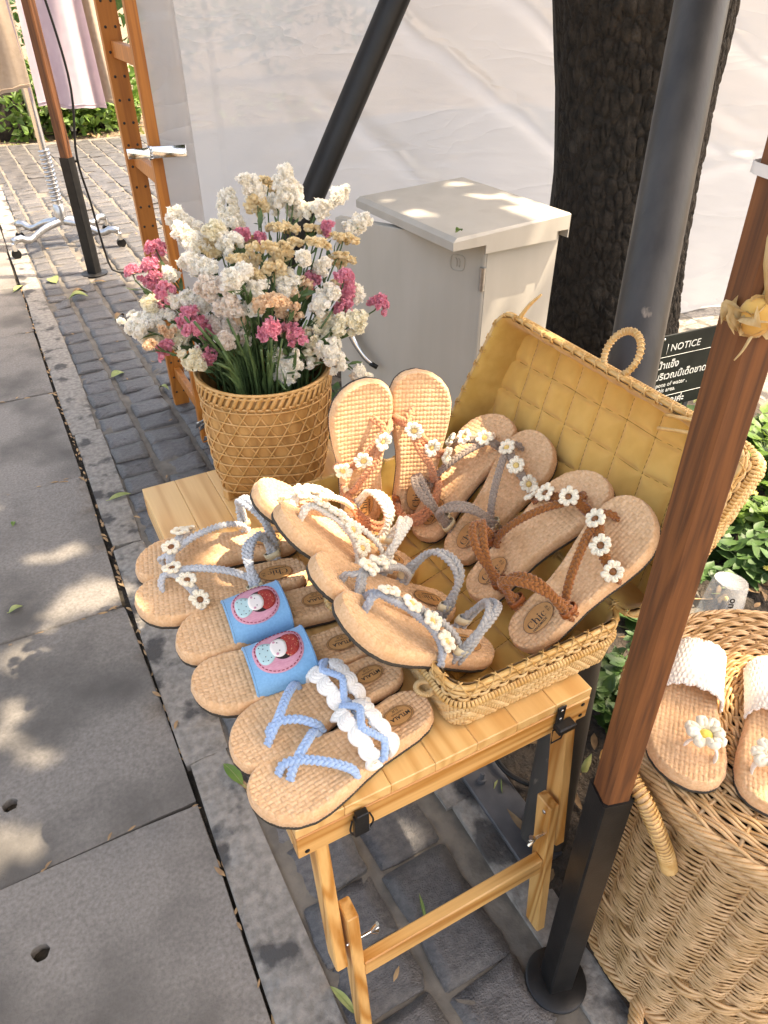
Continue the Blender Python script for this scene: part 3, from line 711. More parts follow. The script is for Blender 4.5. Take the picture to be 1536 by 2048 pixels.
# ================================================================== POLES
mb = MB(); P = np.array([(.636, 2.626, -.03), tuple(ony(790, 0, 2.5)), tuple(ony(790, 0, 2.5) + (ony(790, 0, 2.5) - np.array([.636, 2.626, 0])) * .9)])
mb.tube(spline(P, 14) - P[0], .046, 20, up=(0, 1, 0)); o = mb.build('prop_pole', M['blackpole'], None, loc=P[0], ang=40)
tag(o, 'smooth black pole leaning across the plastic sheet behind the flowers', 'pole')
B = np.array([.628, .505, .02]); Dp = np.array([1.67, 1.70, 4.0])
gp = empty('prop_pole', B, 'thick worn grey steel pole leaning in front of the tree trunk', 'pole')
mb = MB(); mb.tube(np.array([Dp * t for t in np.linspace(0, .75, 30)]), .0455, 28, up=(0, 1, 0)); mb.build('tube', M['greypole'], gp, ang=40)
def tent_post(base, top, side, zsock, label, knob, disc=.052, rot=45):
    base = np.array(base, float); top = np.array(top, float)
    t = empty('tent_post', base, label, 'post', 'wooden tent posts in black sockets')
    ax = (top - base); ax /= ax[2]
    def prism(name, z0, z1, s, m, seg=1, cham=.12):
        mb = MB(); h = s / 2; k = s * cham; a = R(rot); ca, sa = math.cos(a), math.sin(a)
        ring = [(h - k, -h), (h, -h + k), (h, h - k), (h - k, h), (-h + k, h), (-h, h - k), (-h, -h + k), (-h + k, -h)]
        L = []
        for z in np.linspace(z0, z1, seg + 1): L.append([(x * ca - y * sa + ax[0] * z, x * sa + y * ca + ax[1] * z, z) for x, y in ring])
        mb.grid(np.array(L), closev=True, flip=True); n = seg * 8
        mb.f += [tuple(range(7, -1, -1)), tuple(range(n, n + 8))]; mb.m += [0, 0]
        return mb.build(name, m, t, ang=30)
    prism('timber', zsock - .03, top[2], side, M['teak'], 12)
    prism('socket', .006, zsock, side * 1.16, M['black'], 4, .06)
    mb = MB(); mb.lathe([(disc, 0), (disc, .004), (disc * .93, .007), (.02, .008)], 32); mb.build('base_disc', M['black'], t, ang=40)
    kd = np.array(knob); p = ax * (zsock - .022); mb = MB()
    mb.tube([p + kd * side * .4, p + kd * (side * .5 + .022)], .003, 8, up=(0, 1, 0)); mb.tube([p + kd * (side * .5 + .012), p + kd * (side * .5 + .022)], .008, 10, up=(0, 1, 0))
    mb.build('knob', M['black'], t, ang=40)
    return t
tent_post((.495, .297, .006), (.515, .372, 2.1), .037, .555, 'near brown wooden post in a black metal socket beside the hamper', (.9, -.3, 0), rot=-16)
tent_post((.451, 4.477, .004), (.451, 4.477, 2.2), .05, .62, 'far brown wooden post in a black metal socket by the garment rail', (1, 0, 0), .075)
# power cable on the far post
mb = MB(); mb.tube(spline([(.49, 4.44, 1.6), (.55, 4.44, 1.0), (.50, 4.44, .64), (.515, 4.44, .4), (.53, 4.43, .12), (.56, 4.40, .02), (.75, 4.38, .012), (1.1, 4.5, .012), (1.6, 4.45, .012)], 50), .006, 6)
tag(mb.build('power_cable', M['black']), 'thin black cable hanging down the far post and across the cobbles', 'cable')

# ================================================================== DRILLED PINE RACK
rk = empty('pine_rack', (.48, 2.51, 0), 'drilled pine shelf upright with rungs at the edge of the plastic sheet', 'rack')
def drilled(name, x0, x1, y0, y1, z1, holes):
    mb = MB(); mb.box(((x0 + x1) / 2, (y0 + y1) / 2, z1 / 2), (x1 - x0, y1 - y0, z1), bev=.003); up = mb.build(name, M['rackpine'], rk, ang=30)
    if holes:
        for z in np.arange(.06, z1 - .03, .064):
            for fx in (.25, .75):
                hb = MB(); hb.lathe([(.0042, 0), (.0042, .004)], 10)  # flat dark disc; the shade inside the hole is put into its colour
                V = hb.v[0]; hb.v[0] = np.stack([V[:, 0] + x0 + (x1 - x0) * fx, y0 - .0006 + V[:, 2] * .1, V[:, 1] + z], -1)
                hb.build('peg_hole_shade', M['ink'], up)
drilled('upright', -.028, .030, .155, .187, 2.2, True)
drilled('upright', -.014, .018, -.185, -.155, 2.2, False)
for z in (.145, .60, .915, 1.22, 1.55, 1.9):
    mb = MB(); mb.box((.004, 0, z), (.022, .325, .044), bev=.002); mb.build('rung', M['rackpine'], rk, ang=30)
mb = MB(); mb.lathe([(.035, 0), (.022, .004)], 3); 
def clip(loc, yaw, L, label, roll=0.):
    t = empty('spring_clip', loc, label, 'clip', 'chrome spring clips on the plastic sheet'); t.rotation_euler = (roll, 0, yaw)
    for s in (1, -1):
        mb = MB(); mb.box((L * .12, 0, s * .006), (L * .6, .03, .0016), np.array(Matrix.Rotation(-s * .10, 3, 'Y')), .0006)
        mb.box((-L * .36, 0, s * .016), (L * .36, .026, .0016), np.array(Matrix.Rotation(s * .18, 3, 'Y')), .0006); mb.build('jaw', M['chrome'], t, ang=40)
    mb = MB(); a = np.linspace(0, 4 * 2 * math.pi, 60); mb.tube(np.stack([-L * .18 + .008 * np.cos(a), np.linspace(-.016, .016, 60), .008 * np.sin(a)], -1), .0016, 6); mb.build('spring', M['chrome'], t)
    mb = MB(); mb.tube([(-L * .18, -.019, 0), (-L * .18, .019, 0)], .003, 8); mb.build('pin', M['steel'], t)
clip((.485, 2.285, .995), R(-8), .17, 'large chrome spring clip holding the sheet to the pine upright', R(80))
clip((.50, 2.21, .09), R(-160), .13, 'chrome spring clip low down on the sheet beside the flower basket', R(60))
clip((.475, 2.25, .13), R(-150), .10, 'small chrome clip just above the low clip by the basket', R(70))

# ================================================================== GARMENT RAIL AND CLOTHES
gr = empty('garment_rail', (.40, 5.15, 0), 'silver wheeled garment rail with a ribbed column and cast base', 'garment rail')
mb = MB(); mb.lathe([(.022, .16), (.022, 2.0)], 18); mb.build('column', M['chrome'], gr, ang=40)
mb = MB(); mb.lathe([(.03, .13), (.034, .16), (.034, .24), (.026, .25)], 18); mb.build('collar', M['steel'], gr, ang=40)
a = np.linspace(0, 13 * 2 * math.pi, 260); mb = MB(); mb.tube(np.stack([.027 * np.cos(a), .027 * np.sin(a), np.linspace(.26, .56, 260)], -1), .0085, 6); mb.build('spring_cover', M['steel'], gr)
for k, (dx, dy) in enumerate(((-.32, -.16), (.30, -.22), (.28, .16), (-.26, .24))):
    mb = MB(); P = spline([(0, 0, .15), (dx * .35, dy * .35, .13), (dx * .7, dy * .7, .085), (dx * .85, dy * .85, .11), (dx, dy, .10)], 14)
    mb.tube(P, np.r_[np.linspace(.026, .018, 9), np.full(5, .022)], 8); lg = mb.build('leg', M['steel'], gr)
    mb = MB(); cy = np.array([(dx, dy - .012, .028), (dx, dy + .012, .028)]); mb.tube(cy, .028, 16, up=(1, 0, 0)); mb.build('castor', M['black'], gr, ang=40)
    mb = MB(); mb.box((dx, dy, .07), (.022, .034, .05), bev=.004); mb.build('castor_fork', M['chrome'], gr, ang=40)
mb = MB(); mb.tube([(-.35, 0, 1.75), (.75, 0, 1.75)], .015, 12); mb.build('hanging_bar', M['chrome'], gr, ang=40)
def garment(name, x0, x1, y, zb0, zb1, ztop, m, label, amp=.04, fr=9., seed=0, hem=0.012, slits=()):
    nx, nzz = 90, 50; X = np.linspace(0, 1, nx); Z = np.linspace(0, 1, nzz)
    def surf(off):
        G = np.zeros((nx, nzz, 3))
        for i, u in enumerate(X):
            zb = zb0 * (1 - u) + zb1 * u + .012 * nz(u * 4, seed)
            for j, v in enumerate(Z):
                k = 1 - v * .55
                fold = amp * k * (math.sin(u * fr + 2.2 * nz(u * 2.2, v * .7, seed)) + .5 * nz(u * 5, v * 1.2, seed + 3))
                G[i, j] = (x0 + (x1 - x0) * (u * (1 - .18 * v) + .09 * v), y + fold + off, zb + (ztop - zb) * v)
        return G
    A, B_ = surf(0), surf(.004)
    mb = MB(); mb.grid(A, flip=True); mb.grid(B_); o = mb.n
    mb.grid(np.stack([A[:, 0], B_[:, 0]], 1)); mb.grid(np.stack([A[0], B_[0]], 1)); mb.grid(np.stack([A[-1], B_[-1]], 1))
    t = empty(name, (0, 0, 0), label, 'garment', 'clothes hanging on the garment rail'); mb.build('cloth', m, t)
    mb = MB(); H = A[:, 1] + (0, -.003, 0); mb.tube(H, .0018, 4); mb.build('hem', m, t); return t
garment('hanging_garment', .425, .80, 5.02, .80, .765, 1.72, M['lilac'], 'pale lilac cotton garment with a straight hem, hanging behind the wooden post', seed=1)
garment('hanging_garment', .72, .96, 5.12, .79, .78, 1.72, M['cream'], 'pale cream skirt hanging next to the pine upright', .05, 8., seed=2)
bt = garment('hanging_garment', .10, .405, 5.00, .845, .90, 1.72, M['oat'], 'oatmeal linen garment with a tied belt at the left edge', .02, 5., seed=3)
mb = MB(); mb.tube(spline([(.16, 4.94, 1.25), (.21, 4.93, 1.1), (.225, 4.935, 1.03)], 12), .012, 6, sx=.5); mb.tube(spline([(.17, 4.94, 1.2), (.19, 4.93, 1.05), (.20, 4.935, .98)], 12), .012, 6, sx=.5); mb.build('belt', M['raffia'], bt)

# ================================================================== GREY ELECTRICAL CABINET
cab = empty('metal_cabinet', (1.092, 1.50, 0), 'grey painted metal cabinet with sloping lid and its door ajar', 'cabinet'); cab.rotation_euler = (0, 0, R(3))
mb = MB()
w_, d_, h_ = .238, .45, .87                     # x, y, z: an open box, its opening towards -x
for c_, s_ in (((w_ / 2, .0015, h_ / 2 + .05), (w_, .003, h_ - .1)), ((w_ / 2, d_, h_ / 2 + .05), (w_, .003, h_ - .1)), ((w_, d_ / 2, h_ / 2 + .05), (.003, d_ - .006, h_ - .1)), ((w_ / 2, d_ / 2, .1), (w_ - .01, d_ - .01, .003)),
               ((.012, .016, h_ / 2 + .05), (.02, .024, h_ - .11)), ((.012, d_ - .016, h_ / 2 + .05), (.02, .024, h_ - .11))): mb.box(c_, s_, bev=.001)
mb.build('housing', M['cabinet'], cab, ang=30)
mb = MB(); mb.box((w_ / 2, d_ / 2, .05), (w_ - .02, d_ - .04, .1), bev=.004); mb.build('plinth', M['plate'], cab, ang=30)
# lid with folded edges, overhanging the front
mb = MB(); x0, x1, y0, y1 = -.130, w_ + .004, -.03, d_ + .0
def ridge(x): return .895 - .0 * x
L_ = [[(x0, y0, .868), (x1, y0, .868), (x1, y1, .868), (x0, y1, .868)], [(x0 - .001, y0, .888), (x1, y0, .905), (x1, y1, .905), (x0 - .001, y1, .888)], [(x0 + .012, y0 + .004, .897), (x1 - .004, y0 + .004, .909), (x1 - .004, y1 - .004, .909), (x0 + .012, y1 - .004, .897)]]
mb.grid(np.array(L_), closev=True, flip=True); mb.f += [(8, 9, 10, 11), (3, 2, 1, 0)]; mb.m += [0, 0]
mb.box(((x0 + x1) / 2 + .03, y0 + .0016, .862), (x1 - x0 - .14, .003, .03)); lid = mb.build('lid', M['cabinet'], cab, ang=20)
mb = MB(); mb.box((x1 - .001, (y0 + y1) / 2, .862), (.003, y1 - y0, .03)); mb.build('lid_lip', M['cabinet'], cab, ang=20)
# door swung out about 31 degrees
door = empty('door', (-.004, .004, 0)); door.parent = cab; door.rotation_euler = (0, 0, R(90 + 28))
mb = MB(); mb.box((.23, 0, .485), (.46, .003, .75), bev=.001)
mb.box((.23, -.013, .859), (.46, .026, .003)); mb.box((.23, -.013, .111), (.46, .026, .003)); mb.box((.459, -.013, .485), (.003, .026, .745)); mb.tube([(.004, -.006, .115), (.004, -.006, .855)], .009, 12)
mb.build('door_panel', M['cabinet'], door, ang=30)
# outer face of the door looks back to the viewer: local +y after the swing
mb = MB(); yb = .0025
mb.lathe([(.022, 0), (.022, .01), (.017, .014), (.012, .016), (.012, .03)], 20); V = mb.v[0]; mb.v[0] = np.stack([V[:, 0] + .40, yb + V[:, 2], V[:, 1] + .56], -1); mb.f = [f[::-1] for f in mb.f]
mb.build('lock_rosette', M['chrome'], door, ang=40)
mb = MB(); P = spline([(.405, yb + .022, .545), (.385, yb + .026, .515), (.345, yb + .03, .475), (.325, yb + .024, .458)], 12); mb.tube(P, np.linspace(.013, .008, 12), 8, sx=.6); mb.build('handle', M['chrome'], door)
mb = MB(); mb.tube([P[-2], P[-1] + (-.014, -.004, -.006)], .0075, 8); mb.build('handle_tip', M['black'], door)
for z in (.20, .77):
    mb = MB(); mb.tube([(.001, .004, z - .03), (.001, .004, z + .03)], .008, 10); mb.build('hinge', M['steel'], door, ang=40)
# embossed badge: a rounded square with a bar mark
mb = MB(); a = np.linspace(0, 2 * math.pi, 33)[:-1]; e = 4
rr = (np.abs(np.cos(a)) ** e + np.abs(np.sin(a)) ** e) ** (-1 / e) * .02
mb.tube(np.stack([.075 + rr * np.cos(a), np.full(32, yb), .80 + rr * np.sin(a)], -1), .0012, 5, closed=True, up=(0, 1, 0))
for dx in (-.006, .002): mb.tube(spline([(.075 + dx, yb, .79), (.075 + dx, yb, .805), (.075 + dx + .004, yb, .812)], 5), .0012, 5, up=(0, 1, 0))
mb.build('badge', M['cabinet'], door)

# ================================================================== NOTICE SIGN
def text_mesh(body, size, m, name='text', extrude=.0003, shear=0., bold=0., align='LEFT', spacing=1.0):
    cu = bpy.data.curves.new('tmp', 'FONT'); cu.body = body; cu.size = size; cu.extrude = extrude; cu.shear = shear; cu.offset = bold; cu.align_x = align; cu.space_character = spacing
    cu.resolution_u = 3
    ob = bpy.data.objects.new('tmp', cu); COL.objects.link(ob)
    dg = bpy.context.evaluated_depsgraph_get(); me = bpy.data.meshes.new_from_object(ob.evaluated_get(dg))
    bpy.data.objects.remove(ob); bpy.data.curves.remove(cu)
    me.name = name; me.materials.clear(); me.materials.append(m); return me
sp = ony(1300, 690, 1.45); sg = empty('notice_sign', (1.80, 1.45, 0), 'dark green notice sign with white Thai and English print, below the tree', 'sign')
sg.rotation_euler = (0, 0, R(-4))
mb = MB(); mb.box((0, .004, .36), (.44, .006, .27), bev=.002); mb.build('panel', M['sign'], sg, ang=30)
for x in (-.15, .15):
    mb = MB(); mb.box((x, .012, .17), (.02, .008, .36), bev=.002); mb.build('stake', M['plate'], sg, ang=30)
Rx = (math.pi / 2, 0, 0)
for body, x, z, sz, bo in (('ประกาศ', -.16, .438, .04, .0004), ('NOTICE', .005, .438, .034, 0), ('ห้ามทิ้งน้ำ/น้ำแข็ง', -.17, .378, .034, .0003), ('และขยะลงบริเวณนี้เด็ดขาด', -.17, .338, .034, .0003), ('Please do not dispose of water ,', -.17, .31, .022, 0), ('ice and trash in this area.', -.15, .289, .022, 0), ('ขอบคุณค่ะ', -.02, .24, .034, .0005)):
    o = put('lettering', text_mesh(body, sz, M['signtext'], bold=bo), sg); o.location = (x, .0003, z); o.rotation_euler = Rx
for x, z, sx, sz in ((-.008, .447, .0014, .036), (0, .42, .40, .0012), (0, .272, .40, .0012)):
    mb = MB(); mb.box((x, .0003, z), (sx, .0008, sz)); mb.build('ruled_line', M['signtext'], sg)
mb = MB(); mb.ball((-.03, -.0002, .483), (.005, .002, .005)); mb.build('screw', M['steel'], sg)

# ================================================================== FOLDING PINE TABLE
TZ = .60
tb = empty('folding_table', (.335, .83, 0), 'folding pine table carrying the sandals, basket and suitcase', 'table')
TX0, TX1, TY0, TY1 = .112, .562, .435, 1.222
ox, oy = .335, .83
ns = 7; ws = (TX1 - TX0) / ns
for i in range(ns):
    x0 = TX0 + i * ws; mb = MB(); mb.box((x0 + ws / 2 - ox, (TY0 + TY1) / 2 - oy, TZ - .009), (ws - .0004, TY1 - TY0, .018), bev=.0012); mb.build('top_plank', M['piney'], tb, ang=30)
mb = MB(); mb.box(((TX0 + TX1) / 2 - ox, TY0 + .009 - oy - .001, TZ - .0405), (TX1 - TX0, .018, .044), bev=.0015); mb.build('apron', M['pine'], tb, ang=30)
mb = MB(); mb.box(((TX0 + TX1) / 2 - ox, TY1 - .009 - oy + .001, TZ - .0405), (TX1 - TX0, .018, .044), bev=.0015); mb.build('apron', M['pine'], tb, ang=30)
for x in (TX0 + .009, TX1 - .009):
    mb = MB(); mb.box((x - ox, (TY0 + TY1) / 2 - oy, TZ - .0405), (.018, TY1 - TY0 - .04, .044), bev=.0015); mb.build('side_rail', M['piney'], tb, ang=30)
for x in (TX0 + .012, TX1 - .012):
    for z in ((TZ - .052,) if x < .3 else (TZ - .028, TZ - .052)):
        hb = MB(); hb.lathe([(.0035, 0), (.003, .001)], 10); V = hb.v[0]; hb.v[0] = np.stack([V[:, 0] + x - ox, TY0 - .0012 - oy - V[:, 2], V[:, 1] + z], -1); hb.build('screw', M['black'], tb)
def leg_set(ye, sgn):
    """two-piece legs at one end; they lean outwards"""
    for x, xi in ((.146, .170), (.548, .523)):
        a0 = np.array([x, ye, .562]); a1 = np.array([x, ye - sgn * .045, .235]); mb = MB(); mb.beam(a0 - (ox, oy, 0), a1 - (ox, oy, 0), .034, .019, (1, 0, 0)); mb.build('upper_leg', M['pinez'], tb, ang=30)
        b0 = np.array([xi, ye - sgn * .036, .355]); b1 = np.array([xi, ye - sgn * .075, 0.004]); mb = MB(); mb.beam(b0 - (ox, oy, 0), b1 - (ox, oy, 0), .034, .0185, (1, 0, 0)); mb.build('lower_leg', M['pinez'], tb, ang=30)
        s = -1 if x > .3 else 1
        mb = MB(); q = np.array([(x + xi) / 2, ye - sgn * .052, .285]) - (ox, oy, 0); mb.tube([q, q + (s * .052, 0, 0)], .0026, 8, up=(0, 1, 0)); mb.tube(spline([q + (s * .05, 0, .013), q + (s * .042, 0, .002), q + (s * .042, 0, -.002), q + (s * .05, 0, -.013)], 10), .0036, 8); mb.build('wing_bolt', M['chrome'], tb, ang=50)
        mb = MB(); q = np.array([xi + s * .0095, ye - sgn * .042, .335]) - (ox, oy, 0); mb.ball(q, (.002, .004, .004)); mb.build('screw', M['steel'], tb)
    p0 = np.array([.170, ye - sgn * .0555, .20]); p1 = np.array([.523, ye - sgn * .0555, .20]); mb = MB(); mb.beam(p0 - (ox, oy, 0) + (.01, 0, 0), p1 - (ox, oy, 0) - (.01, 0, 0), .019, .042); mb.build('stretcher', M['pine'], tb, ang=30)
leg_set(.466, 1); leg_set(1.192, -1)
for xl, up in ((.195, False), (.507, True)):      # black toggle latches on the near apron
    lt = empty('latch', (xl - ox, TY0 - oy - .002, TZ - .03)); lt.parent = tb
    mb = MB()
    if up:
        mb.box((0, -.0015, .008), (.015, .002, .036), bev=.0008); mb.box((.006, -.008, -.014), (.03, .016, .012), bev=.002)
        mb.build('latch_plate', M['black'], lt, ang=30)
        mb = MB(); mb.tube(np.array([(-.011, -.004, -.018), (-.011, -.006, -.045), (.004, -.008, -.04), (.011, -.008, -.018)]), .0012, 6, closed=True); mb.build('wire_loop', M['black'], lt)
        for z in (.0, .018):
            mb = MB(); mb.ball((0, -.003, z), (.0025, .001, .0025)); mb.build('screw', M['chrome'], lt)
    else:
        mb.box((0, -.004, -.012), (.02, .006, .042), bev=.001); mb.box((0, -.006, .012), (.016, .01, .012), bev=.001); mb.build('latch_plate', M['black'], lt, ang=30)
        for s in (-1, 1):
            mb = MB(); mb.tube(spline([(s * .012, -.004, .004), (s * .016, -.006, -.012), (s * .012, -.006, -.024)], 8), .0013, 6); mb.build('wire_loop', M['black'], lt)

# ================================================================== RATTAN SUITCASE
def rrect(w, l, r, n):
    """points, outward normals along a rounded rectangle 0..w, 0..l, evenly spaced"""
    pts = []
    for cx, cy, a0 in ((w - r, r, -90), (w - r, l - r, 0), (r, l - r, 90), (r, r, 180)):
        for a in np.linspace(a0, a0 + 90, 10): pts.append((cx + r * math.cos(R(a)), cy + r * math.sin(R(a))))
    P = np.array(pts + [pts[0]]); d = np.r_[0, np.cumsum(np.linalg.norm(np.diff(P, axis=0), axis=1))]
    s = np.linspace(0, d[-1], n, endpoint=False); Q = np.stack([np.interp(s, d, P[:, 0]), np.interp(s, d, P[:, 1])], -1)
    T = np.roll(Q, -1, 0) - np.roll(Q, 1, 0); T /= np.linalg.norm(T, axis=1, keepdims=True)
    return Q, np.stack([T[:, 1], -T[:, 0]], -1), d[-1]
def case_half(parent, w, l, h, prefix, lower=.55, tier=.005, seed=0):
    rg = np.random.default_rng(seed); n = 300
    Q, Nn, per = rrect(w, l, .028, n); cell = per / n
    def pt(i, z, off):
        k = int(math.floor(i)) % n; f_ = i - math.floor(i); k2 = (k + 1) % n; t = max(0., z / h)
        q = Q[k] * (1 - f_) + Q[k2] * f_; nn = Nn[k] * (1 - f_) + Nn[k2] * f_; o_ = off - .010 * max(0., 1 - t) ** 1.5
        return np.array([q[0] + nn[0] * o_, q[1] + nn[1] * o_, z])
    def strip(mb, pts, nrm, wid, hgt):
        """an arched flat strand through pts; its ends dive under"""
        pts = np.array(pts); T = pts[-1] - pts[0]; T = T / np.linalg.norm(T); Wd = np.cross(T, nrm); Wd /= np.linalg.norm(Wd)
        k = len(pts); dive = np.array([-.0014] + [0] * (k - 2) + [-.0014])
        G = np.stack([pts + nrm * dive[:, None] - Wd * wid / 2 - nrm * hgt, pts + nrm * (dive[:, None] + hgt * .3) - Wd * wid * .3, pts + nrm * (dive[:, None] + hgt * .3) + Wd * wid * .3, pts + nrm * dive[:, None] + Wd * wid / 2 - nrm * hgt], 1)
        mb.grid(G)
    def n3(i): return np.array([Nn[i % n, 0], Nn[i % n, 1], 0])
    mb = MB()                                                        # dark inner core of the wall, behind the strands
    zc = np.linspace(.002, h - .004, 4); mb.grid(np.array([[pt(i, z, -.004) for i in range(n)] for z in zc]), closev=True, flip=True)
    base = [pt(i, .002, -.004) for i in range(n)]; o = mb.n; mb.add(base, [tuple(range(n - 1, -1, -1))])
    mb.build('core', M['bamboo'], parent)
    zl = h * lower
    mb = MB(); rows = max(4, int(round((zl - .006) / .0052))); dz = (zl - .006) / rows; per_ = 16
    ov = np.zeros((rows, n), bool)                                   # herringbone lower wall: which strand lies on top
    for r_ in range(rows):
        for i in range(n):
            ph = i % (2 * per_); k = ph if ph < per_ else 2 * per_ - 1 - ph; ov[r_, i] = (k + r_) % 4 < 2
    for r_ in range(rows):
        z = .004 + (r_ + .5) * dz; i = 0
        while i < n:
            if ov[r_, i]:
                j = i
                while j + 1 < n and ov[r_, j + 1] and j - i < 5: j += 1
                strip(mb, [pt(i - .7, z, tier), pt(i - .2, z, tier + .0012), pt((i + j) / 2, z, tier + .0016), pt(j + .2, z, tier + .0012), pt(j + .7, z, tier)], n3(int((i + j) / 2)), dz * .9, .0012); i = j + 1
            else: i += 1
    for i in range(n):
        r_ = 0
        while r_ < rows:
            if not ov[r_, i]:
                j = r_
                while j + 1 < rows and not ov[j + 1, i] and j - r_ < 3: j += 1
                z0, z1 = max(.0015, .004 + (r_ - .2) * dz), min(zl, .004 + (j + 1.2) * dz)
                strip(mb, [pt(i, z0, tier), pt(i, z0 * .75 + z1 * .25, tier + .0012), pt(i, z0 * .25 + z1 * .75, tier + .0012), pt(i, z1, tier)], n3(i), cell * .9, .0012); r_ = j + 1
            else: r_ += 1
    wv = mb.build('herringbone_weave', [M['rattan']], parent); wv['kind'] = 'stuff'
    mb = MB()                                                        # waling roll between the two tiers
    for i in range(0, n):
        z = zl + .004
        strip(mb, [pt(i, z - .006, tier + .001), pt(i, z - .002, tier + .004), pt(i, z + .003, tier + .0035), pt(i, z + .006, tier - .001)], n3(i), cell * .9, .0016)
    wv = mb.build('waling_roll', [M['rattan2']], parent); wv['kind'] = 'stuff'
    mb = MB(); zu0, zu1 = zl + .009, h - .008; rows = max(2, int(round((zu1 - zu0) / .0062))); dz = (zu1 - zu0) / rows
    for r_ in range(rows):                                           # plain weave upper wall: long strands, short stakes showing between
        z = zu0 + (r_ + .5) * dz
        for i in range(0, n, 6):
            o_ = 3 * (r_ % 2) + i
            strip(mb, [pt(o_, z, 0), pt(o_ + 1, z, .0022), pt(o_ + 2, z, .0028), pt(o_ + 3, z, .0022), pt(o_ + 4, z, 0)], n3(o_ + 2), dz * .86, .0014)
            strip(mb, [pt(o_ + 5, z - dz * .6, .000), pt(o_ + 5, z, .0016), pt(o_ + 5, z + dz * .6, .000)], n3(o_ + 5), cell * 1.1, .0014)
    wv = mb.build('plain_weave', [M['rattan']], parent); wv['kind'] = 'stuff'
    mb = MB()                                                        # rim: hoop with crossed lashing
    mb.tube(np.array([pt(i, h - .003, .001) for i in range(n)]), .0040, 8, closed=True)
    mb.tube(np.array([pt(i, h - .011, .003) for i in range(n)]), .0026, 6, closed=True)
    mb.build('rim_hoop', M['rattan2'], parent)
    mb = MB()
    for i in range(0, n, 5):
        for sgn in (1, -1):
            A = [pt(i, h - .013, .0048), pt(i + sgn * 1, h - .006, .0058), pt(i + sgn * 2, h + .0025, .003), pt(i + sgn * 3, h + .003, -.003), pt(i + sgn * 3, h - .003, -.0062)]
            mb.tube(spline(A, 7), .0009 + .0003 * rg.random(), 4)
    wv = mb.build('rim_lashing', [M['rattan2']], parent); wv['kind'] = 'stuff'
    # quilted lining: floor and walls
    def quilt(u, v):
        a = u + .05 * v + .004 * nz(v * 9, 3, seed); b = v - .25 * u + .004 * nz(u * 9, 5, seed)
        fa = abs(((a / .056) % 1) - .5) * 2; fb = abs(((b / .060) % 1) - .5) * 2     # 0 mid cell .. 1 at stitch
        e = min(1 - fa, 1 - fb)
        return .0090 * (1 - math.exp(-e / .20)) + .0012 * nz(u * 40, v * 40, seed)
    nx, ny = 130, 240; ins = .013; G = np.zeros((nx, ny, 3))
    for i in range(nx):
        for j in range(ny):
            u = ins + (w - 2 * ins) * i / (nx - 1); v = ins + (l - 2 * ins) * j / (ny - 1)
            ed = min(u - ins, v - ins, w - ins - u, l - ins - v); ed = min(1, ed / .012)
            G[i, j] = (u, v, .004 + quilt(u, v) + .006 * (1 - ed) ** 2)
    mb = MB(); mb.grid(G); mb.build('lining_floor', M['lining'], parent)
    mb = MB()                                                        # stitched quilting lines
    def zq(u, v): return .004 + quilt(u, v) + .0006
    inside = lambda u, v: ins + .006 < u < w - ins - .006 and ins + .006 < v < l - ins - .006
    for fam in (0, 1):
        for k in range(-14, 26):
            Pq = []
            for t_ in np.arange(-.2, .8, .004):
                if fam == 0: u, v = (k + .0) * .056 - .05 * t_ - .004 * nz(t_ * 9, 3, seed), t_
                else: u, v = t_, (k + .0) * .060 + .25 * t_ - .004 * nz(t_ * 9, 5, seed)
                if inside(u, v): Pq.append((u, v, zq(u, v)))
                elif Pq: break
            if len(Pq) > 3: mb.tube(np.array(Pq), .0007, 4)
    wv = mb.build('quilt_stitching', [M['thread']], parent); wv['kind'] = 'stuff'
    Q2, N2, p2 = rrect(w - .014, l - .014, .024, 260); Q2 = Q2 + .007; k = 14; G = np.zeros((k, 260, 3))
    for j, t in enumerate(np.linspace(0, 1, k)):
        for i in range(260):
            s = i / 260 * p2; puff = .004 * (1 - math.exp(-abs(((s / .055) % 1) - .5) * 2 / .15 * .5)) * math.sin(math.pi * min(1, t * 1.05)) + .0022 * nz(s * 60, t * 3, seed + 1)
            ins_ = .008 * (1 - t) + puff
            if t > .93: ins_ -= .003
            G[j, i] = (Q2[i, 0] - N2[i, 0] * ins_, Q2[i, 1] - N2[i, 1] * ins_, .006 + (h - .005) * t + .0018 * nz(s * 45, 9, seed) * t)
    mb = MB(); mb.grid(G, closev=True); mb.build('lining_wall', M['liningT'], parent)
    return pt
CX0, CY0, CW, CL, CHT = .345, .460, .277, .508, .088
case = empty('rattan_suitcase', (CX0, CY0, TZ + .001), 'open rattan suitcase with quilted mustard yellow lining on the table', 'suitcase')
tray = empty('tray', (0, 0, 0)); tray.parent = case
case_half(tray, CW, CL, CHT, 'tray')
lidc = empty('lid', (0, 0, 0)); lidc.parent = case
uL = np.array([.447, 0, .894]); nO = np.array([-.894, 0, .447]); LH = .082
org = np.array([.6245 - CX0, -.014, .0905]) - nO * LH
lidc.matrix_local = Matrix(((uL[0], 0, nO[0], org[0]), (uL[1], 1, nO[1], org[1]), (uL[2], 0, nO[2], org[2]), (0, 0, 0, 1)))
case_half(lidc, CW - .008, CL + .014, LH, 'lid', lower=.5, seed=3)
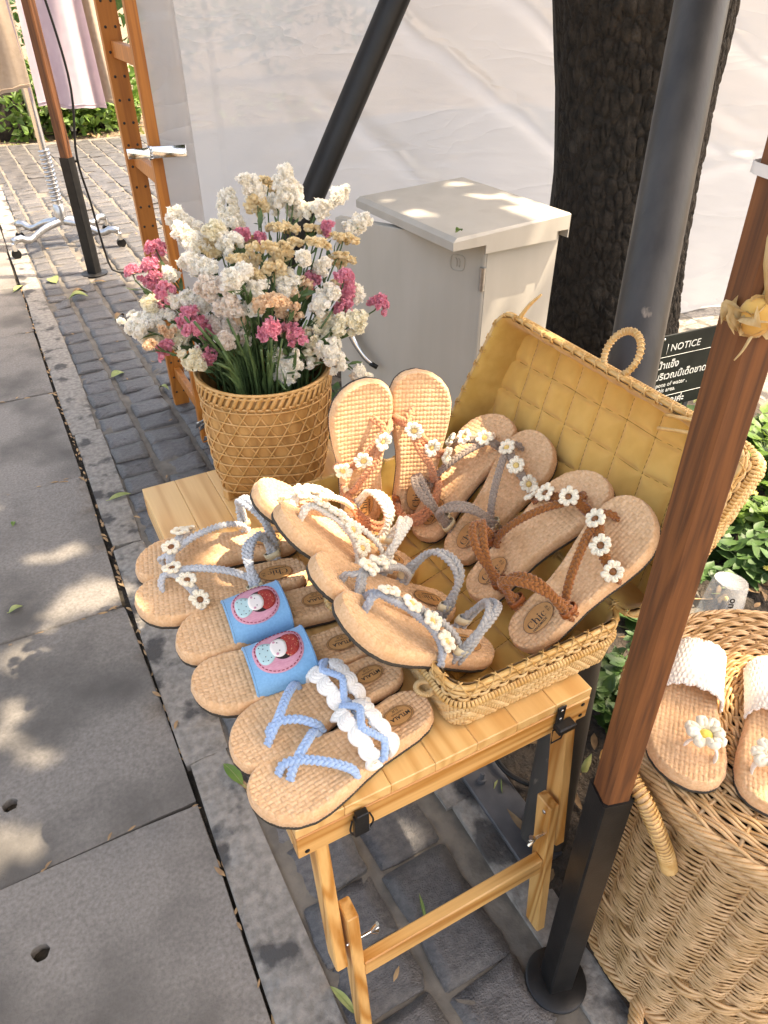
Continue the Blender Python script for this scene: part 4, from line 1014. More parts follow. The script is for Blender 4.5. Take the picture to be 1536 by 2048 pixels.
def wrapped_ring(name, c, ax1, ax2, a, b, parent, r=.0045, t0=0., t1=2 * math.pi):
    ax1 = np.array(ax1, float); ax2 = np.array(ax2, float); c = np.array(c, float)
    t = np.linspace(t0, t1, 40); P = c + np.cos(t)[:, None] * ax1 * a + np.sin(t)[:, None] * ax2 * b
    mb = MB(); mb.tube(P, r, 8); mb.build(name, M['rattan2'], parent)
    mb = MB(); nn = np.cross(ax1, ax2)
    for k in np.linspace(t0 + .05, t1 - .05, 34):
        q = c + math.cos(k) * ax1 * a + math.sin(k) * ax2 * b; rad = (math.cos(k) * ax1 + math.sin(k) * ax2); tg = -math.sin(k) * ax1 + math.cos(k) * ax2
        an = np.linspace(0, 2 * math.pi, 9)[:-1]; mb.tube(np.array([q + (r + .0006) * (math.cos(z) * rad + math.sin(z) * nn) + tg * .0012 * math.sin(z) for z in an]), .0012, 4, closed=True)
    mb.build('cane_binding', M['rattan'], parent)
wrapped_ring('carry_ring', (CW - .008 + .030, CL * .50, LH - .012), (1, 0, 0), (0, 1, 0), .034, .030, lidc)
wrapped_ring('carry_ring', (-.028, CL * .50, .055), (-.9, 0, -.25), (0, 1, 0), .036, .036, tray, .004)
wrapped_ring('latch_loop', (-.014, CL * .10, .050), (-.9, 0, .1), (0, 1, 0), .013, .011, tray, .0028)
mb = MB(); mb.tube(spline([(CW - .01, CL - .03, LH - .005), (CW + .02, CL - .045, LH + .002), (CW + .045, CL - .062, LH + .004)], 8), np.linspace(.0045, .002, 8), 6); mb.build('loose_cane_end', M['rattan2'], lidc)
mb = MB(); mb.tube(spline([(CW - .040, .125, LH + .004), (CW - .028, .09, LH + .010), (CW - .014, .05, LH + .008)], 8), .0028, 6); mb.build('loose_cane_end', M['rattan2'], lidc)
mb = MB(); mb.tube(spline([(CW - .020, .125, LH + .004), (CW - .010, .09, LH + .012), (CW - .002, .05, LH + .006)], 8), .0028, 6); mb.build('loose_cane_end', M['rattan2'], lidc)

# ================================================================== FLOWER BASKET
VX, VY, VH = .362, 1.150, .235
vs = empty('flower_basket', (VX, VY, TZ + .001), 'tall woven bamboo basket with hexagonal cane lattice, full of flowers', 'basket')
vprof = [(0, .084, 7), (.02, .093, 6), (.06, .104, 4.), (.12, .113, 2.8), (.18, .117, 2.2), (.235, .119, 2.05)]
def vrad(z, a):
    zz = [p[0] for p in vprof]; r = np.interp(z, zz, [p[1] for p in vprof]); e = np.interp(z, zz, [p[2] for p in vprof])
    a = a + .45
    k = (np.abs(np.cos(a)) ** e + np.abs(np.sin(a)) ** e) ** (-1 / e)
    return r * k
def vpt(z, a, off=0.): r = vrad(z, a) + off; return np.stack([r * np.cos(a), r * np.sin(a), z + 0 * a], -1)
mb = MB(); aa = np.arange(72) / 72 * 2 * math.pi
G = np.array([vpt(z, aa) for z in np.linspace(.004, VH, 12)] + [vpt(VH, aa, -.005)] + [vpt(z, aa, -.006) for z in np.linspace(VH - .01, .01, 5)])
mb.grid(G, closev=True, flip=True); mb.f.append(tuple(range(71, -1, -1))); mb.m.append(0); mb.f.append(tuple(range(17 * 72, 18 * 72))); mb.m.append(0)
mb.build('body', M['bamboo'], vs)
for sgn in (1, -1):
    for k in range(25):
        z = np.linspace(.012, VH - .028, 22); a = k / 25 * 2 * math.pi + sgn * z / .2 * 1.05 + rng.normal(0, .015)
        mb = MB(); mb.tube(vpt(z, a, .0012 + .0005 * sgn), .0016, 5, up=(0, 0, 1)); mb.build('cane_strip', M['cane'], vs)
for z in np.arange(.02, VH - .03, .0225):
    a = np.arange(64) / 64 * 2 * math.pi; P = vpt(np.full(64, z), a, .0022); P[:, 2] += .0012 * np.sin(a * 3 + z * 99); mb = MB(); mb.tube(P, .0016, 5, closed=True); mb.build('cane_hoop', M['cane'], vs)
for z, r_ in ((VH - .026, .0022), (VH - .006, .0026), (VH + .001, .003)):
    a = np.arange(64) / 64 * 2 * math.pi; mb = MB(); mb.tube(vpt(np.full(64, min(z, VH)), a, .0028) + (0, 0, max(0, z - VH)), r_, 6, closed=True); mb.build('rim_hoop', M['cane'], vs)
for k in range(58):
    a0 = k / 58 * 2 * math.pi; mb = MB(); zq = np.linspace(VH - .025, VH, 5); P = vpt(zq, a0 + np.linspace(0, .11, 5), .004)
    mb.tube(P, .0042, 5, sx=.35); mb.build('rim_wrap', M['cane'], vs)
for k in range(4):
    a = math.pi / 4 + k * math.pi / 2 - .45; mb = MB(); q = vpt(np.array([.01]), np.array([a]), .001)[0]; mb.box(q, (.016, .016, .022), np.array(Matrix.Rotation(a, 3, 'Z')), .002); mb.build('corner_foot', M['cane'], vs, ang=40)

# statice stems: zoomed-view position of the head base, of its tip, half width, kind
FL = [('w', 470, 470, 290, 275, 62), ('w', 480, 500, 330, 380, 50), ('w', 625, 400, 600, 180, 55), ('w', 775, 205, 690, 85, 44), ('w', 930, 240, 905, 45, 52), ('w', 960, 230, 975, 150, 30), ('w', 1080, 285, 1240, 170, 36), ('w', 1245, 385, 1360, 310, 32),
      ('w', 540, 625, 370, 530, 46), ('w', 500, 770, 310, 755, 46), ('w', 340, 865, 60, 870, 48), ('w', 200, 930, 90, 905, 44), ('b', 660, 745, 470, 680, 66), ('w', 690, 660, 590, 640, 46), ('w', 800, 705, 715, 700, 36), ('w', 745, 830, 745, 770, 58),
      ('w', 900, 715, 965, 620, 46), ('w', 1090, 830, 1180, 690, 48), ('w', 1290, 760, 1300, 690, 36), ('c', 1180, 905, 1375, 870, 56), ('c', 1060, 970, 1180, 860, 60), ('w', 1130, 970, 1200, 1130, 60), ('w', 1010, 1060, 900, 1180, 62), ('w', 1290, 1135, 1360, 1200, 32),
      ('b', 640, 915, 510, 885, 40), ('b', 720, 945, 610, 915, 46), ('c', 395, 1020, 445, 1125, 46), ('c', 345, 1000, 350, 900, 44), ('b', 620, 950, 590, 990, 36), ('w', 660, 480, 560, 425, 54), ('w', 1060, 290, 960, 270, 40), ('c', 290, 960, 180, 975, 40),
      ('c', 215, 760, 185, 810, 40), ('w', 890, 1020, 860, 1060, 34), ('c', 560, 370, 500, 400, 40), ('w', 640, 330, 660, 380, 36), ('w', 300, 640, 320, 660, 34), ('w', 1010, 545, 1030, 540, 28), ('b', 690, 800, 560, 790, 40), ('c', 1090, 1050, 1040, 1010, 60), ('w', 880, 250, 860, 230, 36), ('w', 1110, 590, 1140, 570, 30), ('w', 700, 610, 710, 590, 30),
      ('y', 820, 150, 830, 115, 46), ('y', 770, 265, 770, 230, 54), ('y', 905, 390, 905, 345, 74), ('y', 1080, 410, 1090, 360, 68), ('y', 1090, 470, 1080, 440, 48), ('y', 1230, 445, 1235, 405, 64), ('y', 1225, 560, 1225, 525, 58), ('y', 800, 540, 800, 490, 84), ('y', 715, 475, 700, 430, 50), ('y', 490, 500, 490, 455, 48),
      ('y', 860, 640, 855, 590, 66), ('y', 735, 655, 735, 625, 46), ('y', 1200, 730, 1210, 680, 54), ('y', 580, 525, 575, 490, 34), ('y', 665, 560, 665, 530, 38), ('y', 900, 500, 910, 490, 40), ('y', 960, 470, 975, 460, 30),
      ('o', 850, 790, 850, 730, 56), ('o', 940, 850, 945, 790, 58), ('o', 1010, 710, 1010, 670, 44), ('o', 680, 860, 680, 830, 30), ('o', 905, 950, 905, 920, 34), ('o', 955, 755, 950, 735, 26), ('o', 770, 800, 790, 780, 30), ('o', 205, 1020, 200, 1000, 26), ('o', 275, 930, 280, 910, 26),
      ('p', 235, 520, 210, 460, 46), ('p', 110, 650, 85, 590, 40), ('p', 220, 610, 190, 570, 52), ('p', 235, 690, 205, 650, 54), ('p', 275, 750, 265, 690, 50), ('p', 270, 790, 270, 770, 40), ('p', 420, 890, 395, 830, 62), ('p', 520, 950, 500, 910, 56), ('p', 300, 1050, 275, 1020, 56), ('p', 490, 1000, 490, 1090, 52), ('p', 830, 950, 830, 900, 56),
      ('p', 950, 960, 930, 920, 62), ('p', 1065, 665, 1060, 630, 38), ('p', 1235, 670, 1240, 620, 44), ('p', 1250, 730, 1265, 690, 36), ('p', 1235, 830, 1240, 790, 44), ('p', 1400, 810, 1435, 765, 50), ('p', 430, 940, 430, 920, 38), ('p', 990, 980, 980, 950, 46), ('p', 690, 420, 690, 420, 26), ('p', 780, 450, 785, 440, 24), ('p', 1150, 370, 1150, 370, 26)]
def where(x, y):
    v = 'top' if y < 330 else 'upper' if y < 560 else 'middle' if y < 800 else 'lower'
    h = 'far left' if x < 260 else 'left' if x < 560 else 'centre' if x < 930 else 'right' if x < 1230 else 'far right'
    return v, h
KN = {'w': 'white statice spike', 'c': 'cream statice spike', 'b': 'blush white statice sprig', 'y': 'pale yellow statice head', 'o': 'small peach statice head', 'p': 'pink statice head'}
zones = {}
for i, f in enumerate(FL): zones.setdefault((f[0],) + where((f[1] + f[3]) / 2, (f[2] + f[4]) / 2), []).append(i)
FLAB = {}
for (k_, v, h), ids in zones.items():
    ids.sort(key=lambda i: FL[i][1] + FL[i][3]); n_ = len(ids)
    for r_, i in enumerate(ids):
        o_ = '' if n_ == 1 else (', leftmost' if r_ == 0 else ', rightmost' if r_ == n_ - 1 else ', ' + ('second', 'third', 'fourth', 'fifth', 'sixth')[r_ - 1] + ' from left')
        FLAB[i] = KN[k_] + o_ + ' at the %s %s of the bouquet' % (v, h)
names = dict(w='white', c='cream', b='blush white', y='pale yellow', o='peach', p='pink'); fm = dict(w='fwhite', c='fcream', b='fblush', y='fyellow', o='fpeach', p='fpink')
rimc = np.array([VX, VY, TZ + VH]); D0 = proj(rimc)[2]
rg = np.random.default_rng(77)
for i, (kd, bx, by_, tx, ty, hw) in enumerate(FL):
    S_ = 2.695; b2 = np.array([230 + bx / S_, 320 + by_ / S_]); t2 = np.array([230 + tx / S_, 320 + ty / S_])
    cy = (by_ + ty) / 2; cx_ = (bx + tx) / 2
    edge = min(1, math.hypot((cx_ - 760) / 650, (cy - 640) / 600))
    dep = D0 - .10 * (1 - edge) * (1 if cy > 500 else .3) - .05 * max(0, (cy - 700) / 400) + .05 * max(0, (500 - cy) / 450) + rg.normal(0, .022)
    Bp = atd(b2[0], b2[1], dep); Tp = atd(t2[0], t2[1], dep + rg.normal(0, .012)); wr = hw / S_ / FPX * dep * 1.15
    v, h = where(cx_, cy)
    lab = FLAB[i]
    root = np.array([VX + rg.uniform(-.05, .05), VY + rg.uniform(-.05, .05), TZ + .03])
    fl = empty('statice_stem', root, lab, 'flower', names[kd] + ' statice in the basket, ' + v + ' ' + h)
    ax = Tp - Bp; Ln = np.linalg.norm(ax)
    outd = Bp - rimc; outd[2] = 0
    if Ln < .012: ax = outd * .3 + np.array([0, 0, .1]); Ln = .012
    ax = ax / np.linalg.norm(ax)
    rimp = rimc + np.clip(outd * .45, -.085, .085); rimp[2] = TZ + VH - .01
    lo = Bp[2] < rimp[2] + .05
    P = spline([root, rimp, rimp * .5 + Bp * .5 + np.array([0, 0, .035 if lo else .012]), Bp, Bp + ax * Ln * .8], 18)
    mb = MB(); mb.tube(P - root, np.linspace(.0024, .0013, 18), 5); stm = mb.build('stem', M['stem'], fl)
    # small bracts and winged leaves under the head
    mb = MB()
    for q in range(5 if kd in 'yop' else 7):
        k = rg.integers(11, 16); Lf = .018 + .022 * rg.random(); Q = leaf_blade(Lf, Lf * .28, .3, .002, 3)
        d = (P[k + 1] - P[k]); d /= np.linalg.norm(d); d = d * .9 + rg.normal(0, .4, 3); d /= np.linalg.norm(d); e = np.cross(d, rg.normal(0, 1, 3)); e /= np.linalg.norm(e)
        mb.grid(Q @ np.stack([d, e, np.cross(d, e)], 0) + P[k] - root)
    if i % 3 == 0 or cy > 700:
        k = 6; Lf = .06 + .05 * rg.random(); Q = leaf_blade(Lf, .007, .2, .006, 5); d = P[k + 2] - P[k]; d /= np.linalg.norm(d); d = d + rg.normal(0, .18, 3); d /= np.linalg.norm(d); e = np.cross(d, rg.normal(0, 1, 3)); e /= np.linalg.norm(e)
        mb.grid(Q @ np.stack([d, e, np.cross(d, e)], 0) + P[k] - root)
    mb.build('foliage', M['stem'], fl)
    # florets
    view = _C - Bp; view /= np.linalg.norm(view); view[2] += .5; view /= np.linalg.norm(view)
    if kd in 'wcb': n = int(150 + 3600 * Ln + 3000 * wr)
    else: n = int(50 + 8000 * wr)
    mb = MB(); c0 = Bp - root
    side = np.cross(ax, view); side /= np.linalg.norm(side); fac = np.cross(side, ax)
    nclu = max(5, int(n / (13 if kd in 'wcb' else 9))); clus = []
    for q in range(nclu):
        if kd in 'wcb':
            t = rg.random(); a = rg.normal(0, 1.1); rr = wr * (.45 + .35 * rg.random()) * (1 - .45 * t ** 3)
            clus.append((c0 + ax * Ln * (t * 1.05 - .03) + (fac * math.cos(a) + side * math.sin(a)) * rr, (fac * math.cos(a) + side * math.sin(a)) + ax * .35))
        elif kd in 'yo':
            a = rg.random() * 6.28; rr = wr * math.sqrt(rg.random()); u = np.cross(ax, [.3, .8, .1]); u /= np.linalg.norm(u); v_ = np.cross(ax, u); dirr = u * math.cos(a) + v_ * math.sin(a)
            clus.append((c0 + dirr * rr + ax * (Ln * .7 - .25 * wr * (rr / wr) ** 2), ax + dirr * .5 * rr / wr))
        else:
            d = rg.normal(0, 1, 3) + ax * .8 + fac * .6; d /= np.linalg.norm(d)
            clus.append((c0 + ax * Ln * .5 + d * wr * .72 * (.8 + .3 * rg.random()), d))
    size = .0043 if kd in 'wcb' else .0037
    for cc, cdir in clus: mb.ball(cc, .0060 if kd in 'wcb' else .0046, 7, 5)
    for q in range(n):
        cc, cdir = clus[q % nclu]; cdir = cdir / np.linalg.norm(cdir)
        d = cdir + rg.normal(0, .55, 3); d /= np.linalg.norm(d); p = cc + d * (.0056 if kd in 'wcb' else .0046) * (.75 + .4 * rg.random()) + rg.normal(0, .0012, 3)
        u = np.cross(d, rg.normal(0, 1, 3)); u /= np.linalg.norm(u); v_ = np.cross(d, u); s = size * (.75 + .5 * rg.random())
        a = np.arange(5) / 5 * 6.283; ring = p + s * (np.cos(a)[:, None] * u + np.sin(a)[:, None] * v_) + d * s * (.5 + .35 * rg.normal(0, 1, (5, 1)))
        mb.add(np.vstack([[p - d * s * .3], ring]), [(0, 1, 2), (0, 2, 3), (0, 3, 4), (0, 4, 5), (0, 5, 1)])
    mb.build('blossom', M[fm[kd]], fl, smooth=False)
# dense green stems and foliage inside the basket mouth, thing by thing too fine to count
mb = MB()
for k in range(90):
    a = rg.random() * 6.28; r0 = .095 * math.sqrt(rg.random()); p0 = np.array([VX + r0 * math.cos(a), VY + r0 * math.sin(a), TZ + .05]); r1 = r0 + .01 + .035 * rg.random(); hh = .12 + .10 * rg.random()
    p1 = np.array([VX + r1 * 1.1 * math.cos(a), VY + r1 * 1.1 * math.sin(a), TZ + VH + hh - .1]); 
    mb.tube(spline([p0, np.array([VX + r0 * .95 * math.cos(a), VY + r0 * .95 * math.sin(a), TZ + VH]), p1], 8), .0016 + .001 * rg.random(), 5)
    if k % 2 == 0:
        Q = leaf_blade(.05 + .05 * rg.random(), .007, .25, .008, 5); d = np.array([math.cos(a) * .35, math.sin(a) * .35, 1]) + rg.normal(0, .2, 3); d /= np.linalg.norm(d); e = np.cross(d, rg.normal(0, 1, 3)); e /= np.linalg.norm(e)
        mb.grid(Q @ np.stack([d, e, np.cross(d, e)], 0) + np.array([VX + r0 * math.cos(a), VY + r0 * math.sin(a), TZ + VH - .02]))
tag(mb.build('bouquet_greenery', M['stem']), 'tangle of green stems and strap leaves inside the basket mouth', 'foliage', kind='stuff')

# ================================================================== WICKER HAMPER
HX, HY, HT = .792, .262, .545
hm = empty('wicker_hamper', (HX, HY, .002), 'tall brown wicker hamper with a lid and side handle, right foreground', 'hamper')
NR = 26; th = np.arange(NR * 10) / (NR * 10) * 2 * math.pi
def hrad(z): return np.interp(z, [0, .03, .2, .4, .52, .56], [.196, .203, .214, .222, .226, .228])
mb = MB(); rg = np.random.default_rng(31)
core = MB(); core.lathe([(.185, .004), (.200, .1), (.209, .3), (.213, .53)], 64, cap1=False); core.build('gap_shade_core', M['gapshade'], hm)  # dark core added behind the strands, painting the shade between them
pitch = .0056; k = 0; z = .012
while z < HT - .022:
    if not (.150 < z < .190):
        r = hrad(z) + .0085 * np.abs(np.sin(NR * th * .5)) ** .75 - .004 + .0012 * np.cos(NR * th * .5 + math.pi * (k % 2)) + .0006 * rg.normal(0, 1, len(th))
        dz = .0004 * np.sin(NR * th * .5 + math.pi * (k % 2)) + .0006 * np.sin(th * 5 + k)
        mb.tube(np.stack([r * np.cos(th), r * np.sin(th), z + dz], -1), .0021 + .0002 * rg.normal(), 5, closed=True)
    z += pitch; k += 1
wv = mb.build('wall_weave', [M['wicker']], hm); wv['kind'] = 'stuff'
for k in range(NR):
    a = (k + .0) / NR * 2 * math.pi; 
    for d in (-.010, 0.0, .010):
        mb = MB(); zq = np.linspace(.004, HT - .01, 10); rr = hrad(zq) - .004; mb.tube(np.stack([rr * np.cos(a + d * 2), rr * np.sin(a + d * 2), zq], -1), .0024, 5, up=(1, 0, 0)); mb.build('stake', M['wicker'], hm)
for z, ph in ((.158, 0), (.170, 1), (.182, 0)):      # open fitched band
    for s in (0, 1):
        r = hrad(z) + .007 * np.cos(NR * .5 * th + math.pi * (ph + s)) + .001; mb = MB(); mb.tube(np.stack([r * np.cos(th), r * np.sin(th), z + .004 * np.cos(NR * .5 * th + s * math.pi + ph)], -1), .0034, 6, closed=True); mb.build('fitching_strand', M['wicker'], hm)
def rope_border(parent, R0, z, r, strands, turns, sr, name, m):
    t = np.arange(480) / 480 * 2 * math.pi
    for s in range(strands):
        ph = t * turns + s / strands * 2 * math.pi; rr = R0 + r * np.cos(ph)
        mb = MB(); mb.tube(np.stack([rr * np.cos(t), rr * np.sin(t), z + r * .8 * np.sin(ph)], -1), sr, 5, closed=True); mb.build(name, m, parent)
rope_border(hm, .226, HT - .016, .009, 9, 14, .0034, 'border_strand', M['wicker'])
rope_border(hm, .203, .012, .010, 7, 14, .004, 'foot_strand', M['wicker'])
# lid: rings of weave over radial ribs, thick twisted edge
ld = empty('lid', (0, 0, HT)); ld.parent = hm; ld.rotation_euler = (0, 0, .1)
mb = MB(); rr_ = .012; k = 0
while rr_ < .229:
    nw = 26 if rr_ > .09 else 13
    zr = .034 - .015 * (rr_ / .22) ** 2
    z = zr + .0030 * np.cos(nw * th + math.pi * (k // 2 % 2)); mb.tube(np.stack([(rr_ + .0007 * np.sin(th * 7 + k)) * np.cos(th), rr_ * np.sin(th), z], -1), .0027, 5, closed=True)
    rr_ += .0054; k += 1
wv = mb.build('lid_weave', [M['wicker']], ld); wv['kind'] = 'stuff'
for k in range(26):
    a = k / 26 * 2 * math.pi; mb = MB(); q = np.linspace(.01, .23, 6); mb.tube(np.stack([q * np.cos(a), q * np.sin(a), .032 - .015 * (q / .22) ** 2], -1), .003, 5); mb.build('lid_rib', M['wicker'], ld)
core = MB(); core.lathe([(.0, .026), (.12, .021), (.225, .004)], 48, cap0=False, cap1=False); core.build('lid_gap_shade', M['gapshade'], ld)  # dark dish under the lid weave, gap shade put into its colour
rope_border(ld, .231, .007, .0095, 9, 12, .0036, 'edge_strand', M['wicker'])
# side handle: cane-bound bow facing the post
ha = R(168); ra = np.array([math.cos(ha), math.sin(ha), 0]); ta = np.array([-math.sin(ha), math.cos(ha), 0])
P = spline([ra * .222 + ta * .072 + (0, 0, .44), ra * .245 + ta * .070 + (0, 0, .50), ra * .262 + ta * .035 + (0, 0, .553), ra * .264 - ta * .0 + (0, 0, .56), ra * .262 - ta * .035 + (0, 0, .553), ra * .245 - ta * .070 + (0, 0, .50), ra * .222 - ta * .072 + (0, 0, .44)], 60)
mb = MB(); mb.tube(P, .0098, 10); hd = mb.build('handle', M['wicker'], hm)
mb = MB(); T = np.gradient(P, axis=0); T /= np.linalg.norm(T, axis=1, keepdims=True)
for i in range(1, 59):
    n1 = np.cross(T[i], ra + (0, 0, .3)); n1 /= np.linalg.norm(n1); n2 = np.cross(T[i], n1); a = np.arange(9) / 9 * 6.283
    mb.tube(P[i] + .0104 * (np.cos(a)[:, None] * n1 + np.sin(a)[:, None] * n2) + T[i] * (.002 * np.sin(a))[:, None], .0018, 4, closed=True)
mb.build('handle_binding', M['rattan2'], hd)
# low wicker tray by the hamper foot
ty = empty('wicker_tray', (.66, .085, .002), 'flat wicker tray edge on the ground at the hamper foot, bottom edge', 'tray')
mb = MB(); mb.lathe([(.0, .004), (.12, .004), (.13, .01)], 40, cap0=False, cap1=False); mb.build('tray_base', M['wicker'], ty)
rope_border(ty, .135, .016, .009, 6, 16, .004, 'braid_strand', M['wicker'])

# ================================================================== UPTURNED CUP OVER A GARDEN SPIKE
cp = onz(1424, 1262, .02); ct = empty('plastic_cup', cp, 'clear plastic cup upside down over a black garden spike', 'cup')
ct.rotation_euler = (R(-5), R(8), 0); ct.scale = (1.3, 1.3, 1.3)
mb = MB(); mb.lathe([(.046, 0), (.0455, .004), (.0335, .118), (.031, .124), (.028, .122), (.02, .116)], 36, cap0=False, cap1=True); mb.build('cup_wall', M['cup'], ct, ang=60)
mb = MB(); a = np.arange(36) / 36 * 6.283; mb.tube(np.stack([.0465 * np.cos(a), .0465 * np.sin(a), 0 * a + .002], -1), .0016, 5, closed=True); mb.build('cup_lip', M['cup'], ct)
me = text_mesh('one nimman', .021, M['ink'], bold=.0003)
for v in me.vertices:                                    # wrap the print round the cup, reading downwards
    x, y, z = v.co; zz_ = .106 - x; a = -2.35 + (y) / .04; r_ = np.interp(zz_, [.004, .118], [.0463, .0343]); v.co = (r_ * math.cos(a), r_ * math.sin(a), zz_)
put('lettering', me, ct)
spk = empty('garden_spike', cp + (0.006, .004, 0), 'black garden light spike standing inside the clear cup', 'spike')
mb = MB(); mb.tube(spline([(-.012, 0, -.02), (-.004, 0, .05), (.004, 0, .10)], 8), .006, 8); mb.tube(spline([(.008, 0, -.02), (.012, 0, .05), (.012, 0, .095)], 8), .005, 8); mb.build('spike', M['black'], spk)
mb = MB(); mb.ball((.006, 0, .108), (.006, .006, .008)); mb.build('brass_tip', M['dyellow'], spk)
mb = MB(); mb.tube(spline([(.74, .62, .03), (.68, .60, .035), (.64, .66, .04), (.66, .74, .04), (.74, .78, .03), (.9, .74, .02)], 30), .006, 7)
tag(mb.build('garden_hose', M['black']), 'black hose looping over the soil behind the near table leg', 'hose')

# ================================================================== HUSK ORNAMENT AND TIE ON THE NEAR POST
tp = np.array([.5155, .353, 1.17])
hs = empty('husk_ornament', onz(1514, 632, 1.195), 'dried husk bundle tied to the near post, upper right edge', 'ornament')
mb = MB(); rg = np.random.default_rng(9)
for k in range(30):
    a = rg.random() * 6.28; L = .012 + .012 * rg.random(); Q = leaf_blade(L, .011 + .006 * rg.random(), .9, .006, 5)
    d = np.array([math.cos(a) * .8, math.sin(a) * .8, rg.normal(-.2, .5)]); d /= np.linalg.norm(d); e = np.cross(d, rg.normal(0, 1, 3)); e /= np.linalg.norm(e)
    mb.grid(Q @ np.stack([d, e, np.cross(d, e)], 0) + rg.normal(0, .004, 3))
mb.build('husk', M['raffia'], hs)
mb = MB(); mb.ball((0, 0, 0), (.014, .014, .016), 10, 7); mb.build('husk_core', M['lining'], hs)
mb = MB()
for k in range(4): mb.tube(spline([(rg.normal(0, .006), rg.normal(0, .006), .01), (rg.normal(0.006, .006), rg.normal(0, .006), .06), (rg.normal(.016, .006), rg.normal(0, .006), .12)], 8), .0045, 6, sx=.5)
mb.build('husk_stalk', M['raffia'], hs)
mb = MB(); mb.tube(spline([(-.004, -.004, -.012), (-.012, -.006, -.022), (-.022, -.008, -.028)], 8), np.linspace(.0016, .0006, 8), 5); mb.build('loose_strand', M['raffia'], hs)

tie = MB(); zt_ = 1.285; ax_ = np.array([.02, .075, 2.1]) / 2.1; cc_ = np.array([.495, .297, .006]) + ax_ * zt_; a = np.arange(24) / 24 * 6.283; e = 6
rr_ = (np.abs(np.cos(a + .279)) ** e + np.abs(np.sin(a + .279)) ** e) ** (-1 / e) * .0228
tie.grid(np.array([np.stack([cc_[0] + rr_ * np.cos(a), cc_[1] + rr_ * np.sin(a), np.full(24, cc_[2] + dz)], -1) for dz in (-.004, .004)]), closev=True, flip=True)
tag(tie.build('cable_tie', M['whitetape']), 'white tie wrapped round the near wooden post, upper right edge', 'tie')

# ================================================================== SANDALS
SL, TH = .265, .024
_t = np.array([0, .012, .04, .09, .16, .26, .38, .50, .62, .72, .80, .88, .94, .975, .992, 1.0])
_w = np.array([0, .0125, .0225, .0285, .0310, .0305, .0300, .0335, .0395, .0435, .0445, .0410, .0325, .0220, .0125, 0])
def hw(t): return np.interp(t, _t, _w) * 1.14
def cl(t, s): return s * (.0055 * np.sin(np.clip((t - .12) / .88, 0, 1) * math.pi) - .006 * np.clip((t - .75) / .25, 0, 1) ** 2)
def footbed(s, flex):
    nu, nv = 250, 84
    q = np.linspace(0, 1, nu); t = .75 * q + .25 * (1 - np.cos(math.pi * q)) / 2
    t[1:8] = np.maximum(t[1:8] * .9, 0); v = np.linspace(-1, 1, nv)
    h = hw(t); h = np.convolve(np.r_[h[:1], h[:1], h, h[-1:], h[-1:]], np.ones(5) / 5, 'valid'); h[0] = h[-1] = .0004
    X = SL * t[:, None] + 0 * v; Y = cl(t, s)[:, None] + h[:, None] * v
    e = np.minimum((1 - np.abs(v))[None] * h[:, None], 1)
    e = np.minimum(e, .5 * np.minimum(X, SL - X) + e * .5)
    rr = .0065; k = np.clip(1 - e / rr, 0, 1); edge = -rr * (1 - np.sqrt(np.clip(1 - k * k, 0, 1)))
    c = .0074; fx, fy = X / c, Y / (c * .82); I, J = np.floor(fx), np.floor(fy); a = np.abs(np.sin(math.pi * fx)); b = np.abs(np.sin(math.pi * fy))
    over = ((I + J) % 2) == 0
    wv = np.where(over, (b ** .45) * (.55 + .45 * a ** .6), (a ** .45) * (.55 + .45 * b ** .6))
    dish = -.0022 * np.clip(e / .02, 0, 1) ** 1.5 - .0015 * np.exp(-((t[:, None] - .18) / .12) ** 2) * np.clip(e / .015, 0, 1)
    Z = TH + edge + .0022 * wv * np.clip(e / .003, .35, 1) + dish
    fl = lambda x: flex * ((x / SL - .42) ** 2 - .06)
    G = np.stack([X, Y, Z + fl(X)], -1)
    mb = MB(); mb.grid(G, flip=False)
    ring = np.vstack([G[:, -1], G[::-1, 0]]); n = len(ring)
    T = np.roll(ring, -1, 0)[:, :2] - np.roll(ring, 1, 0)[:, :2]; T /= np.linalg.norm(T, axis=1, keepdims=True) + 1e-9
    O = np.stack([-T[:, 1], T[:, 0]], -1); cc = np.stack([ring[:, 0], ring[:, 1] - cl(ring[:, 0] / SL, s)], -1)
    sg = np.sign((O * (cc - (SL / 2, 0))).sum(1)); O = O * sg[:, None]
    sarc = np.cumsum(np.r_[0, np.linalg.norm(np.diff(ring[:, :2], axis=0), axis=1)])
    rows = []
    for dz, of in ((0, 0), (-.0022, .0011), (-.0048, .0017), (-.0075, .0015), (-.0102, .0012), (-.0118, .0004)):
        w = .0005 * np.sin(sarc / .0042 * 2 * math.pi + (dz * 900)) if 0 > dz > -.0115 else 0
        P = ring.copy(); P[:, :2] += O * (of + w)[:, None] if np.ndim(of + w) else O * of; P[:, 2] += dz; rows.append(P)
    mb.grid(np.array(rows), closev=True, flip=True)
    me = mb.mesh('footbed', M['jute'])
    hsh = np.modf(np.abs(np.sin(I * 12.9898 + J * 78.233 + np.where(over, 3.1, 0.)) * 43758.5453))[0]; tone = np.full(len(me.vertices), .55); tone[:nu * nv] = (.30 + .45 * hsh + .22 * over + .12 * wv).ravel()  # random tone per cell; grooves painted darker with the weave height, as shade
    me.attributes.new('tone', 'FLOAT', 'POINT').data.foreach_set('value', tone.clip(0, 1))
    mb = MB(); lo = []
    for dz, of in ((-.0117, .0002), (-.0122, .0012), (-.0165, .001), (-.0168, -.001)):
        P = ring.copy(); P[:, :2] += O * of; P[:, 2] += dz; lo.append(P)
    mb.grid(np.array(lo), closev=True, flip=True)
    m_ = len(ring) // 2; A = lo[-1][:m_]; B_ = lo[-1][m_:][::-1]; mb.grid(np.stack([A, B_], 1), flip=False)
    mo = mb.mesh('outsole', M['outsole'])
    return me, mo
